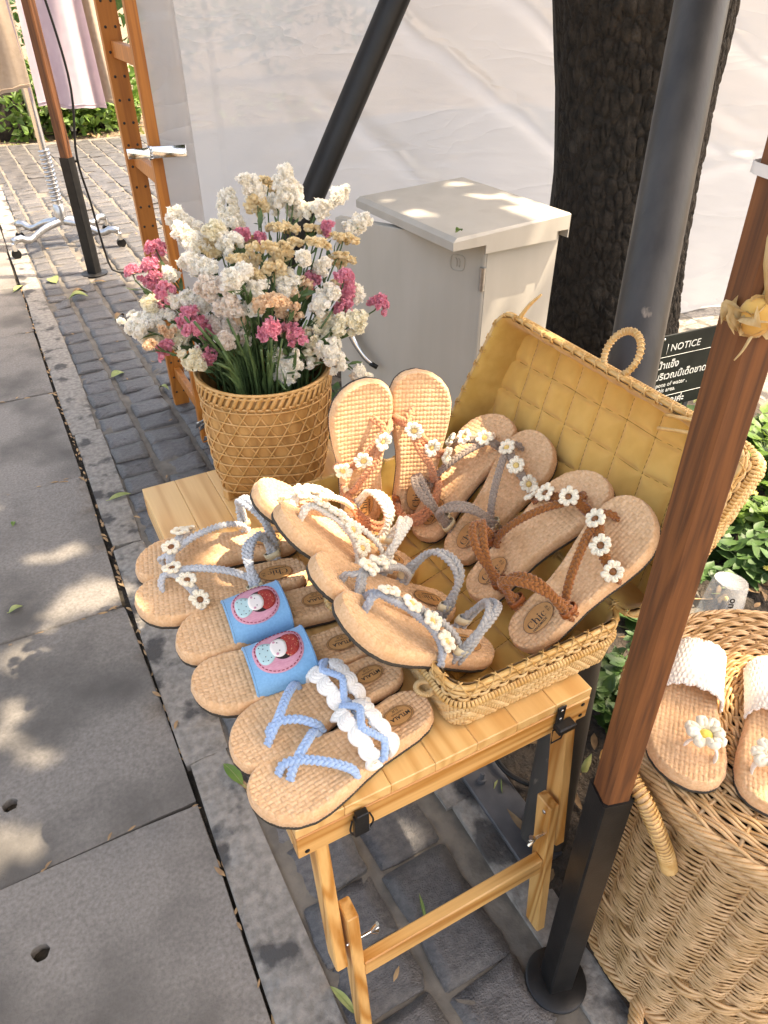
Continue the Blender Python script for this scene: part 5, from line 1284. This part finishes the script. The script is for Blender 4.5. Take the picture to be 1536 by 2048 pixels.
FB = {(s, f): footbed(s, f) for s in (1, -1) for f in (0, .045)}

def plait_mesh(P, m, w=.0034, r=.0026, up=(0, 0, 1), pitch=.019, nrm=None):
    w, r, pitch = w * 1.22, r * 1.08, pitch * 1.1
    # (plait proportions measured on the cords)
    """three-strand flat plait along the path"""
    P = np.asarray(P, float); L = np.r_[0, np.cumsum(np.linalg.norm(np.diff(P, axis=0), axis=1))]; n = max(12, int(L[-1] / .0023)); s = np.linspace(0, L[-1], n)
    Q = np.stack([np.interp(s, L, P[:, i]) for i in range(3)], -1)
    T = np.gradient(Q, axis=0); T /= np.linalg.norm(T, axis=1, keepdims=True)
    up = np.asarray(up, float); Sd = np.cross(up, T); q = np.linalg.norm(Sd, axis=1, keepdims=True); Sd = np.where(q < .15, np.cross(np.array([1., .3, 0]), T), Sd); Sd /= np.linalg.norm(Sd, axis=1, keepdims=True)
    for i in range(1, n):                              # keep the frame from flipping
        if Sd[i] @ Sd[i - 1] < 0: Sd[i] = -Sd[i]
    for _ in range(6): Sd[1:-1] = (Sd[:-2] + Sd[1:-1] + Sd[2:]) / 3
    Sd -= T * (Sd * T).sum(1, keepdims=True); Sd /= np.linalg.norm(Sd, axis=1, keepdims=True); Nm = np.cross(T, Sd)
    mb = MB()
    for k in range(3):
        ph = 2 * math.pi * (s / pitch + k / 3); C = Q + Sd * (w * np.sin(ph))[:, None] + Nm * (w * .52 * np.sin(2 * ph))[:, None]
        mb.tube(C, r, 6)
    return mb.mesh('plait', m)
def strap(parent, P, m, name='braided_strap', n=40, w=.0034, r=.0026, up=(0, 0, 1), pitch=.019):
    return put(name, plait_mesh(spline(P, n), m, w, r, up, pitch), parent)
DAISIES = []                                           # crochet daisies, hand-made so no two quite alike, facing +z
for var in range(5):
    rv = np.random.default_rng(400 + var); mb = MB(); npet = 8 if var != 3 else 7
    for k in range(npet):
        a = k / npet * 2 * math.pi + rv.normal(0, .07); Rm = np.array(Matrix.Rotation(a, 3, 'Z') @ Matrix.Rotation(-.22 + rv.normal(0, .14), 3, 'Y')); q = 1 + rv.normal(0, .07)
        for dy, rr in ((-.0018, .0025), (.0018, .0025)): mb.ball(Rm @ np.array([.0090 * q, dy, .0006]), (.0046 * q, rr, .0032), 7, 5, Rm)
        mb.ball(Rm @ np.array([.0120 * q, 0, .0004]), (.0022, .0042, .0028), 7, 4, Rm)
    a = np.arange(20) / 20 * 6.283; mb.tube(np.stack([.0058 * np.cos(a), .0058 * np.sin(a), 0 * a + .0022], -1), .0013, 5, closed=True)
    DAISIES.append(mb.mesh('daisy', M['daisy']))
DC = {}
for nm_, m_ in (('y', 'dyellow'), ('b', 'dbrown'), ('l', 'lemon')):
    mb = MB(); mb.ball((0, 0, .0018), (.0046, .0046, .0028), 12, 7); DC[nm_] = mb.mesh('daisy_centre', M[m_])
def frame_to(z, x=(1, 0, 0)):
    z = np.asarray(z, float); z /= np.linalg.norm(z); x = np.asarray(x, float); x = x - z * (x @ z); x /= np.linalg.norm(x); y = np.cross(z, x)
    return Matrix(((x[0], y[0], z[0]), (x[1], y[1], z[1]), (x[2], y[2], z[2])))
def daisy(parent, p, nrm, cen, sc=1.0):
    o = put('daisy', random.choice(DAISIES), parent); o.matrix_local = Matrix.Translation(tuple(p)) @ frame_to(nrm, (random.random(), .4, .2)).to_4x4() @ Matrix.Scale(sc, 4)
    put('daisy_centre', DC[cen], o)
    return o
# printed heel patches
def chic_letters():
    """'Chic' in a high-contrast serif, drawn as outlines"""
    mb = MB()
    def poly(pts): mb.add([(x, y, 0) for x, y in pts], [tuple(range(len(pts)))])
    def arcband(cx, cy, rx, ry, a0, a1, thick, thin=.03):
        a = np.linspace(R(a0), R(a1), 22); w = thin + (thick - thin) * np.clip(-np.cos(a), 0, 1) ** 1.2 if thick > 0 else 0 * a + thin
        O = np.stack([cx + rx * np.cos(a), cy + ry * np.sin(a), 0 * a], -1); I = np.stack([cx + (rx - w) * np.cos(a), cy + (ry - np.minimum(w, .04)) * np.sin(a), 0 * a], -1); mb.grid(np.stack([O, I], 1))
    def bar(x0, x1, y0, y1): poly([(x0, y0), (x1, y0), (x1, y1), (x0, y1)])
    arcband(.36, .36, .33, .37, 40, 320, .15); bar(.58, .63, .46, .72); bar(.58, .62, .08, .2)
    bar(.78, .90, 0, .78); bar(.72, .96, 0, .035); bar(.72, .84, .745, .78); bar(1.16, 1.28, 0, .36); bar(1.10, 1.34, 0, .035)
    a = np.linspace(R(0), R(180), 14); mb.grid(np.stack([np.stack([1.09 + .19 * np.cos(a), .33 + .20 * np.sin(a), 0 * a], -1), np.stack([1.07 + .10 * np.cos(a), .32 + .16 * np.sin(a), 0 * a], -1)], 1))
    bar(1.46, 1.58, 0, .52); bar(1.40, 1.64, 0, .035); bar(1.40, 1.52, .485, .52); a = np.linspace(0, 6.283, 13)[:-1]; poly([(1.52 + .075 * math.cos(q), .68 + .075 * math.sin(q)) for q in a])
    arcband(1.96, .255, .24, .265, 45, 315, .12); a = np.linspace(0, 6.283, 11)[:-1]; poly([(2.12 + .06 * math.cos(q), .40 + .06 * math.sin(q)) for q in a])
    return mb
def patch_meshes():
    out = {}
    for kind in ('chic', 'mtlala'):
        ra, rb = (.0265, .0165) if kind == 'chic' else (.0225, .0145)
        mb = MB(); a = np.arange(40) / 40 * 6.283; mb.add(np.vstack([np.stack([ra * np.cos(a), rb * np.sin(a), 0 * a], -1), [[0, 0, 0]]]), [(i, (i + 1) % 40, 40) for i in range(40)]); pm = mb.mesh('heel_patch', M['patch'])
        mb = MB(); L = []
        def ring(k0, k1): mb.grid(np.stack([np.stack([ra * k0 * np.cos(a), rb * k0 * np.sin(a), 0 * a + .0003], -1), np.stack([ra * k1 * np.cos(a), rb * k1 * np.sin(a), 0 * a + .0003], -1)], 1), closeu=True)
        ring(1.0, .975)
        if kind == 'mtlala': ring(.90, .868)
        parts = []
        if kind == 'chic':
            c = chic_letters(); k = .0148; V = np.vstack(c.v); V = V * k + (-.0198, -.0055, .0003); mb.add(V, c.f)
            txt = [('HANDMADE', .0048, -.0185, -.0108, 0, .0001), ('36', .0052, .0158, .0006, 0, 0), ('EU', .0048, .0160, -.0046, 0, 0)]
        else: txt = [('MTLALA', .0082, -.0165, -.0005, 0, .00016), ('handmade', .0046, -.0098, -.0055, 0, 0), ('5UK', .0058, -.0052, -.0112, 0, 0)]
        for body, sz, x, y, rz, bo in txt:
            me = text_mesh(body, sz, M['ink'], extrude=0, bold=bo); mb.add([(v.co.x + x, v.co.y + y, .0003) for v in me.vertices], [tuple(p.vertices) for p in me.polygons]); bpy.data.meshes.remove(me)
        out[kind] = (pm, mb.mesh('lettering', M['ink'], smooth=False))
    return out
PM = patch_meshes()
def sandal_base(heel, toe, s, label, group, patch='chic', roll=0., flex=0, px=.05, face=None):
    heel = np.array(heel, float); toe = np.array(toe, float); x = toe - heel; k = np.linalg.norm(x) / SL; x /= np.linalg.norm(x)
    y = np.cross((0, 0, 1), x); y /= np.linalg.norm(y); z = np.cross(x, y)
    if face is not None: z = np.array(face, float); z -= x * (z @ x); z /= np.linalg.norm(z); y = np.cross(z, x)
    c, n_ = math.cos(roll), math.sin(roll); y, z = y * c + z * n_, z * c - y * n_
    o = heel - z * TH * k
    t = empty('sandal', o, label, 'sandal', group)
    t.matrix_world = Matrix(((x[0] * k, y[0] * k, z[0] * k, o[0]), (x[1] * k, y[1] * k, z[1] * k, o[1]), (x[2] * k, y[2] * k, z[2] * k, o[2]), (0, 0, 0, 1)))
    fb, os_ = FB[(s, flex)]; put('footbed', fb, t); put('outsole', os_, t)
    if patch:
        zp = TH + .0012 + (flex * ((px / SL - .42) ** 2 - .06) if flex else 0)
        p = put('heel_patch', PM[patch][0], t); p.location = (px, float(cl(px / SL, s)), zp)
        if flex: p.rotation_euler = (0, -math.atan(2 * flex * (px / SL - .42) / SL), 0)
        put('lettering', PM[patch][1], p)
    return t
def zf(x, flex): return TH + (flex * ((x / SL - .42) ** 2 - .06) if flex else 0)
def keeper(parent, p, d, m, wid=.020, ln=.011):
    """leather keeper round two cords"""
    a = np.arange(14) / 14 * 6.283; e = 3.0; r = (np.abs(np.cos(a)) ** e + np.abs(np.sin(a)) ** e) ** (-1 / e)
    ring = np.stack([0 * a, r * np.cos(a) * wid / 2, r * np.sin(a) * .0058], -1)
    G = np.array([ring + (q, 0, 0) for q in (-ln / 2, -ln / 2, ln / 2, ln / 2)]); G[0] *= (1, .9, .82); G[3] *= (1, .9, .82)
    mb = MB(); mb.grid(G, closev=True); o = mb.build('leather_keeper', m, parent); o.matrix_local = Matrix.Translation(tuple(p)) @ frame_to(np.cross(d, (1, .0, 0)) + np.array([0, 0, .0001]), d).to_4x4()
    return o
def daisy_sandal(heel, toe, s, cord_, label, group, cen='b', loops=((.075, 0, .085), (.062, 0, .09)), side='outer', roll=0., flex=0, km='keeper', band=(.172, .205), diag=True, toeloop=True, loopx=.058, cord2=None, dsc=1.12, sk=.019, face=None, fr=(.17, .42, .67)):
    t = sandal_base(heel, toe, s, label, group, 'chic', roll, flex, face=face); z = lambda x: zf(x, flex); m = M[cord_]; m2 = M[cord2 or cord_]
    xo, xi = band
    # band over the toes carrying the daisies
    B_ = spline([(xo - .004, s * .0455, z(xo) - .009), (xo, s * .0435, z(xo) + .006), (xo + .008, s * .027, z(xo) + .020), ((xo + xi) / 2 + .002, s * .004, z(xi) + .027), (xi, -s * .021, z(xi) + .025), (xi + .004, -s * .036, z(xi) + .012), (xi + .004, -s * .0425, z(xi) - .006)], 60)
    put('toe_band', plait_mesh(B_, m, .0046, .0030, (0, 0, 1), .012), t)
    for f in fr:
        i = int(f * 59); T = B_[i + 1] - B_[i - 1]; T /= np.linalg.norm(T); nn = np.cross(T, (1, .15 * s, 0)); nn = nn if nn[2] > 0 else -nn
        daisy(t, B_[i] + nn / np.linalg.norm(nn) * .0066, nn, cen, dsc)
    if toeloop:
        strap(t, [(xi + .018, -s * .012, z(xi) - .002), (xi + .018, -s * .014, z(xi) + .012), (xi + .012, -s * .022, z(xi) + .020), (xi + .002, -s * .022, z(xi) + .024)], m, 'toe_loop', 26, .003, .0024)
    if diag: strap(t, [(xi - .004, -s * .020, z(xi) + .026), (xi - .04, -s * .004, z(.16) + .036), (.12, s * .014, z(.12) + .034), (.088, s * .0265, z(.09) + .018), (loopx + .022, s * .0315, z(.08) - .006)], m2)
    loops = [(a_, b_, c_ * .84) for a_, b_, c_ in loops]
    for i, (tx, ty, tz) in enumerate(loops):
        x0 = loopx + i * .011
        e_ = tx - x0; xo_, xi_ = x0 + sk, x0 - sk
        strap(t, [(xo_, s * .0345, z(xo_) - .008), (xo_ + e_ * .25, s * .035 + ty * .25, z(xo_) + tz * .42), (x0 + sk * .7 + e_ * .75, s * .022 + ty * .8, z(x0) + tz * .88), (tx, ty, z(x0) + tz), (x0 - sk * .7 + e_ * .75, -s * .022 + ty * .8, z(x0) + tz * .86), (xi_ + e_ * .25, -s * .033 + ty * .25, z(xi_) + tz * .4), (xi_, -s * .033, z(xi_) - .008)], m2, 'ankle_loop', 60)
    tx, ty, tz = loops[0]; d = np.array([(tx - loopx) * .5, ty * .3, tz * .8])
    keeper(t, (loopx + sk + .0055 + (tx - loopx) * .12, s * .035 + ty * .1, z(loopx + sk) + tz * .17), (d / np.linalg.norm(d)), M[km], .026, .011)
    keeper(t, (loopx - sk + .0055 + (tx - loopx) * .12, -s * .033 + ty * .1, z(loopx - sk) + tz * .17), (d / np.linalg.norm(d)), M[km], .026, .011)
    return t
G_ = 'pairs of woven sole daisy sandals'
def pair_lab(c, which): return c + ', ' + which
# salmon pair, leaning on the back rim
daisy_sandal((.424, .874, .630), (.442, .894, .897), 1, 'c_salmon', 'salmon cord daisy sandal leaning on the case, left of its pair', 'salmon cord sandals', 'y', ((.035, .0, .050), (.026, .0, .056)), km='keeper', band=(.128, .186), face=(-.12, -1, .3))
daisy_sandal((.508, .848, .630), (.541, .894, .893), -1, 'c_salmon', 'salmon cord daisy sandal leaning on the case, right of its pair', 'salmon cord sandals', 'y', ((.035, .0, .050), (.026, .0, .056)), km='keeperb', band=(.128, .186), face=(-.3, -1, .3))
# taupe pair against the lid
daisy_sandal((.490, .803, .638), (.696, .874, .785), 1, 'c_taupe', 'taupe cord daisy sandal against the lid, nearer the cabinet', 'taupe cord sandals', 'y', ((.070, .01, .082), (.058, .012, .088)), band=(.176, .200))
daisy_sandal((.508, .727, .638), (.716, .787, .788), -1, 'c_taupe', 'taupe cord daisy sandal against the lid, nearer the brown pair', 'taupe cord sandals', 'y', ((.070, .012, .080), (.058, .014, .086)), band=(.168, .205))
# caramel pair
daisy_sandal((.478, .630, .655), (.692, .622, .811), 1, 'c_brown', 'caramel cord daisy sandal against the lid, left of its pair', 'caramel cord sandals', 'b', ((.080, .012, .086), (.066, .016, .092)), km='keeperb', band=(.172, .205))
daisy_sandal((.478, .516, .655), (.684, .528, .824), -1, 'c_brown', 'caramel cord daisy sandal nearest the wooden post', 'caramel cord sandals', 'b', ((.078, .020, .084), (.064, .024, .090)), km='keeperb', band=(.160, .205))
# white pair over the left rim
daisy_sandal((.450, .812, .636), (.236, .872, .775), -1, 'c_white', 'white cord daisy sandal over the case rim, nearest the flower basket', 'white cord sandals', 'y', ((.075, .0, .080), (.062, .0, .086)), flex=.045, band=(.135, .205), fr=(.2, .38, .56, .74))
daisy_sandal((.447, .745, .636), (.238, .772, .790), 1, 'c_white', 'white cord daisy sandal over the case rim, nearer the grey pair', 'white cord sandals', 'y', ((.075, .0, .080), (.062, .0, .086)), flex=.045, band=(.135, .205), fr=(.2, .38, .56, .74))
# grey pair over the left rim
daisy_sandal((.456, .640, .634), (.240, .655, .782), -1, 'c_grey', 'grey cord daisy sandal over the case rim, farther of its pair', 'grey cord sandals', 'y', ((.070, .0, .088), (.058, .0, .094)), flex=.045, cord2='c_grey', band=(.118, .205), fr=(.2, .38, .56, .74))
daisy_sandal((.458, .540, .634), (.241, .573, .777), 1, 'c_greyblue', 'grey cord daisy sandal over the case rim, nearest the white and blue pair', 'grey cord sandals', 'y', ((.060, .004, .084), (.048, .004, .090)), flex=.045, cord2='c_grey', band=(.118, .205), fr=(.2, .38, .56, .74))
# ice-blue pair flat on the table
zt = TZ + TH + .002
daisy_sandal((.317, .921, zt), (.050, .972, zt), -1, 'c_ice', 'ice blue cord sandal with brown centred daisies, nearest the flower basket', 'ice blue cord sandals', 'b', ((.080, .0, .095), (.070, .0, .100)), band=(.175, .205))
daisy_sandal((.297, .833, zt), (.030, .884, zt), 1, 'c_ice', 'ice blue cord sandal with brown centred daisies, next to the felt bands', 'ice blue cord sandals', 'b', ((.085, -.02, .062), (.074, -.022, .068)), band=(.168, .205))

# --- felt band pair with appliqué
def felt_sandal(heel, toe, s, label):
    t = sandal_base(heel, toe, s, label, 'blue felt band sandals', 'mtlala', px=.052)
    x0, x1 = .100, .188
    def Sf(x, w, off=0.):                              # w across the foot in metres of arc, 0 on top
        a = w / .058; ca, sa = math.cos(a), math.sin(a); xx = (x - x0) / (x1 - x0)
        ry = .048 - .002 * xx; rz = .046 - .012 * xx
        sy, sz = (abs(sa) ** .8) * (1 if sa > 0 else -1), max(ca, 0) ** .62
        return np.array([x + .010 * xx * (w / .07) * s * 0, (ry + off) * sy + float(cl(x / SL, s)), TH - .014 + (rz + off) * sz])
    W_ = .058 * math.pi / 2; xs = np.linspace(x0, x1, 16); ws_ = np.linspace(-W_ * .985, W_ * .985, 48)
    A = np.array([[Sf(x, w) for w in ws_] for x in xs]); B_ = np.array([[Sf(x, w, -.0022) for w in ws_] for x in xs])
    mb = MB(); mb.grid(A, flip=True); mb.grid(B_); mb.grid(np.stack([A[0], B_[0]], 0)); mb.grid(np.stack([B_[-1], A[-1]], 0)); mb.grid(np.stack([A[:, 0], B_[:, 0]], 1)); mb.grid(np.stack([B_[:, -1], A[:, -1]], 1))
    bd = mb.build('felt_band', M['felt'], t, ang=60)
    for xe in (x0 + .002, x1 - .002): 
        mb = MB(); mb.tube(np.array([Sf(xe, w, .0004) for w in ws_]), .0008, 4); mb.build('edge_stitch', M['felt'], bd)
    c0, w0 = (x0 + x1) / 2, -.004 * s
    def blob(name, m, fn, off, n=36):
        """flat cloth piece laid on the band; fn gives its outline in (x, w)"""
        O = np.array([fn(q) for q in np.arange(n) / n * 6.283]); cc = O.mean(0); mb = MB(); rows = []
        for k in (1., .97, .66, .33): rows.append([Sf(c0 + cc[0] + (p[0] - cc[0]) * k, w0 + cc[1] + (p[1] - cc[1]) * k, off if k < 1 else off * .2) for p in O])
        mb.grid(np.array(rows), closev=True); mb.add([Sf(c0 + cc[0], w0 + cc[1], off)], []); k = mb.n - 1
        for i in range(n): mb.f.append((3 * n + (i + 1) % n, 3 * n + i, k)); mb.m.append(0)
        return mb.build(name, m, bd)
    el = lambda cx, cw, rx, rw: (lambda q: (cx + rx * math.cos(q), cw + rw * math.sin(q)))
    blob('applique_oval', M['pinkcloth'], el(0, 0, .035, .044), .0012)
    for q in np.arange(34) / 34 * 6.283:
        P = [Sf(c0 + .0315 * math.cos(q + d), w0 + .040 * math.sin(q + d), .0018) for d in (-.05, .05)]; mb = MB(); mb.tube(P, .0007, 4); mb.build('stitch', M['stitch'], bd)
    blob('doll_hair', M['darkcloth'], el(-.007, 0, .0165, .0205), .0020)
    blob('doll_cap', M['redcloth'], lambda q: (-.013 + (.017 if math.cos(q) < 0 else .007) * math.cos(q), .0195 * math.sin(q)), .0030)
    blob('doll_dress', M['mintcloth'], lambda q: (.0165 + .0135 * math.cos(q), .019 * math.sin(q) * (1 + .25 * math.cos(q))), .0022)
    blob('doll_face', M['facecloth'], el(-.001, 0, .0115, .0145), .0036)
    for cx_, cw in ((-.001, .0055), (-.001, -.0055)): 
        mb = MB(); mb.ball(Sf(c0 + cx_, w0 + cw, .0040), .0009, 6, 4); mb.build('doll_eye', M['ink'], bd)
    for cx_, cw in ((.003, .009), (.003, -.009)): blob('doll_cheek', M['pinkcloth'], el(cx_, cw, .002, .002), .0041, 12)
    for cx_, cw in ((.012, .010), (.012, -.010), (.014, 0), (.019, .006), (.019, -.006), (.024, .011), (.024, -.011), (.025, 0), (.0175, .013), (.0175, -.013)):
        mb = MB(); mb.ball(Sf(c0 + cx_, w0 + cw, .0026), .0008, 6, 4); mb.build('dress_dot', M['ink'], bd)
    return t
felt_sandal((.333, .750, zt), (.064, .772, zt), -1, 'sandal with blue felt band and doll patch, next to the ice blue pair')
felt_sandal((.330, .652, zt), (.062, .676, zt), 1, 'sandal with blue felt band and doll patch, next to the white and blue pair')

# --- white macramé and blue cord pair
def macrame_sandal(heel, toe, s, label):
    t = sandal_base(heel, toe, s, label, 'white and blue macrame sandals', 'mtlala', px=.050)
    xb = .108
    B_ = spline([(xb - .006, s * .040, TH - .006), (xb - .004, s * .039, TH + .012), (xb, s * .022, TH + .030), (xb + .002, 0, TH + .036), (xb, -s * .022, TH + .030), (xb - .004, -s * .038, TH + .012), (xb - .006, -s * .039, TH - .006)], 90)
    L = np.r_[0, np.cumsum(np.linalg.norm(np.diff(B_, axis=0), axis=1))]; tot = L[-1]
    nl_ = 6
    for k in range(nl_):
        for sd in (1, -1):
            sc_ = (k + (.5 if sd > 0 else 0.95)) / (nl_ + .4) * tot; i = int(np.clip(np.searchsorted(L, sc_), 1, 88)); T = B_[i + 1] - B_[i - 1]; T /= np.linalg.norm(T); X = np.array([1., 0, 0]); X -= T * (X @ T); X /= np.linalg.norm(X); Nn_ = np.cross(X, T); Nn_ = Nn_ if Nn_[2] > -.2 else -Nn_
            mb = MB(); hl = tot / nl_ * .62
            for j, (q, zz_) in enumerate(((1.0, 0.0), (.76, .0028), (.52, .0045), (.26, .0054))):
                a = np.linspace(-1.75, 1.75, 13); P = B_[i] + X * sd * .008 + (np.cos(a)[:, None] * X * sd * .0165 * q + np.sin(a)[:, None] * T * hl * q) + Nn_ * zz_
                mb.tube(P, .0036, 6)
            mb.build('macrame_lobe', M['c_cotton'], t)
    Z = []
    for u in np.linspace(0.02, .98, 70):
        i = int(np.clip(u * 89, 1, 88)); T = B_[i + 1] - B_[i - 1]; T /= np.linalg.norm(T); Nn_ = np.cross((1, 0, 0), T); Nn_ = Nn_ if Nn_[2] > -.2 else -Nn_; Nn_ /= np.linalg.norm(Nn_)
        Z.append(B_[i] + np.array([1, 0, 0]) * .008 * math.asin(math.sin(u * nl_ * math.pi)) / 1.57 + Nn_ * .0088)
    put('zigzag_cord', plait_mesh(np.array(Z), M['c_blue'], .0022, .0028, (0, 0, 1), .014), t)
    cb = M['c_blue']
    # toe straps: from the outer edge over to the toe gap, and a loop from the inner edge
    strap(t, [(.142, s * .0415, TH - .004), (.150, s * .037, TH + .014), (.172, s * .018, TH + .024), (.196, -s * .004, TH + .023), (.214, -s * .016, TH + .014), (.222, -s * .017, TH - .002)], cb, 'toe_strap', 50, .0032, .0027)
    strap(t, [(.150, -s * .0385, TH - .004), (.158, -s * .036, TH + .012), (.176, -s * .022, TH + .022), (.196, -s * .010, TH + .021), (.208, -s * .004, TH + .012), (.214, -s * .002, TH - .002)], cb, 'toe_strap', 50, .0032, .0027)
    return t
macrame_sandal((.334, .588, zt), (.078, .555, zt), -1, 'white macrame and blue cord sandal, farther of its pair')
macrame_sandal((.337, .512, zt), (.079, .476, zt), 1, 'white macrame and blue cord sandal at the near table edge')

# --- white crochet pair on the hamper
def crochet_sandal(heel, toe, s, label):
    t = sandal_base(heel, toe, s, label, 'white crochet sandals', None)
    x0, x1 = .045, .128; nx, nw = 44, 110
    def Sf(x, w, off=0.):
        a = w * math.pi / 2; xx = (x - x0) / (x1 - x0); ry = .0385 + .004 * xx; rz = .044 - .004 * xx
        sa, ca = math.sin(a), math.cos(a)
        return np.array([x, (ry + off) * abs(sa) ** .85 * np.sign(sa) + float(cl(x / SL, s)), TH - .010 + (rz + off) * max(ca, 0) ** .7])
    A = np.zeros((nx, nw, 3)); B_ = np.zeros((nx, nw, 3))
    for i in range(nx):
        for j in range(nw):
            u = i / (nx - 1); w = -1 + 2 * j / (nw - 1); sc_ = .004 * abs(math.sin(w * 14)) 
            x = x0 - (1 - u) * sc_ + u * sc_ + (x1 - x0) * u
            bob = .0019 * abs(math.sin(u * math.pi * 9)) ** .6 * (.55 + .45 * math.sin(w * 60 + (int(u * 9) % 2) * math.pi))
            A[i, j] = Sf(x, w * .985, bob); B_[i, j] = Sf(x, w * .985, -.002)
    mb = MB(); mb.grid(A, flip=True); mb.grid(B_); mb.grid(np.stack([A[0], B_[0]], 0)); mb.grid(np.stack([B_[-1], A[-1]], 0)); bd = mb.build('crochet_band', M['crochet'], t)
    for i in (0, nx - 1):
        mb = MB()
        for j in range(2, nw - 2, 3): mb.ball(A[i, j], .0024, 6, 4)
        mb.build('picot_edge', M['crochet'], bd)
    P = spline([(.222, -s * .030, TH - .006), (.220, -s * .031, TH + .010), (.214, -s * .022, TH + .021), (.210, -s * .006, TH + .019), (.209, s * .004, TH + .006), (.209, s * .005, TH - .004)], 30); mb = MB(); mb.tube(P, .0062, 8, sx=.32, up=(1, 0, 0)); mb.build('toe_ring', M['crochet'], t)
    d = daisy(t, (.212, -s * .012, TH + .028), (-.02, -s * .1, 1), 'l', 1.95)
    return t
zh = .598
crochet_sandal((.772, .434, zh), (.572, .270, zh), -1, 'white crochet band sandal on the hamper, beside the wooden post')
crochet_sandal((.838, .358, zh), (.640, .190, zh), 1, 'white crochet band sandal on the hamper, at the right edge')

# ================================================================== FALLEN LEAVES, ONE BY ONE
def fallen(px, py, z, L, w, ang, m, label, curl=.35, bend=.006, stem=True):
    p = onz(px, py, z); t = empty('fallen_leaf', p + (0, 0, .001), label, 'leaf', 'single leaves fallen on the paving'); t.rotation_euler = (rng.normal(0, .06), rng.normal(0, .06), R(ang))
    A = leaf_blade(L, w, curl, bend, 9) - (L / 2, 0, 0); mb = MB(); mb.grid(A); mb.grid(A - (0, 0, .0006), flip=True); mb.build('blade', M[m], t)
    mb = MB(); mb.tube(np.vstack([[(-L * .62, .002, .001)], A[:, 1] + (0, 0, .0004)]), np.linspace(.0011, .0004, 11), 5); mb.build('midrib', M['leafyellow'], t)
fallen(236, 750, .006, .062, .046, 20, 'leafyellow', 'rounded pale yellow leaf on the cobbles left of the bouquet')
fallen(158, 596, .006, .10, .045, -10, 'leafyellow', 'curled yellow green leaf on the cobbles in front of the far post', .6, .02)
fallen(160, 590, .006, .09, .04, 12, 'leafdry', 'curled brown leaf touching the yellow green leaf before the far post', .7, .02)
fallen(107, 561, .006, .10, .065, 100, 'leafyellow', 'pale green leaf on the cobbles just in front of the garment rail')
fallen(198, 565, .006, .085, .025, -20, 'leafdry', 'small dry leaf lying beside the base disc of the far post')
fallen(240, 994, .006, .075, .022, 8, 'leafyellow', 'long green yellow leaf lying by the far table corner')
fallen(32, 1219, .003, .038, .019, 15, 'leafyellow', 'small green leaf on the pavement slab in the sun patch, left edge')
fallen(28, 1048, .003, .022, .014, 70, 'leafbright', 'tiny green leaf on the pavement near the left edge')
fallen(38, 577, .004, .11, .035, 60, 'leafyellow', 'leaf lying across the far kerb joint')
fallen(466, 1548, .008, .078, .026, 105, 'leafbright', 'long green leaf on the kerb below the near sandal toes', .2)
fallen(482, 1568, .006, .05, .012, 120, 'leafdry', 'thin brown leaf beside the long green leaf on the kerb')
fallen(328, 778, .006, .05, .02, 130, 'leafyellow', 'small curled leaf on the cobbles close to the pine rack foot', .6, .012)
fallen(240, 635, .006, .07, .035, 40, 'leafdry', 'brown leaf on the cobbles left of the pink flowers', .6, .012)
fallen(685, 2000, .004, .06, .014, 110, 'leafyellow', 'narrow yellow leaf between kerb and near table leg')
fallen(845, 1815, .008, .05, .006, 75, 'leafbright', 'thin green blade in the joint between cobbles under the table')
fallen(918, 464, .905, .022, .017, 20, 'leafbright', 'little round green leaf on top of the metal cabinet lid')
# fine litter in the slab joints and on the cobbles
mb = MB(); rg = np.random.default_rng(55)
for i in range(280):
    k = rg.random()
    if k < .55: x, y, z = .040 + rg.normal(0, .004), rg.uniform(.3, 4.5), -.006 + .008 * rg.random(); a = math.pi / 2 + rg.normal(0, .4)
    elif k < .8: x, y, z = rg.uniform(-.6, .03), rg.choice(joints[1:7]) + rg.normal(0, .004), -.006 + .008 * rg.random(); a = rg.normal(0, .4)
    else: x, y, z = rg.uniform(.15, .9), rg.uniform(.3, 7), .008; a = rg.random() * 6.28
    L = .012 + .022 * rg.random(); mb.cur = int(rg.integers(0, 2)); Q = leaf_blade(L, L * .3, rg.normal(0, .5), .002, 3) @ np.array(Matrix.Rotation(a, 3, 'Z')).T; mb.grid(Q + (x, y, z))
tag(mb.build('joint_litter', [M['leafdry'], M['leafdry']]), 'tiny dry leaf bits lodged in the paving joints', 'leaf litter', kind='stuff')
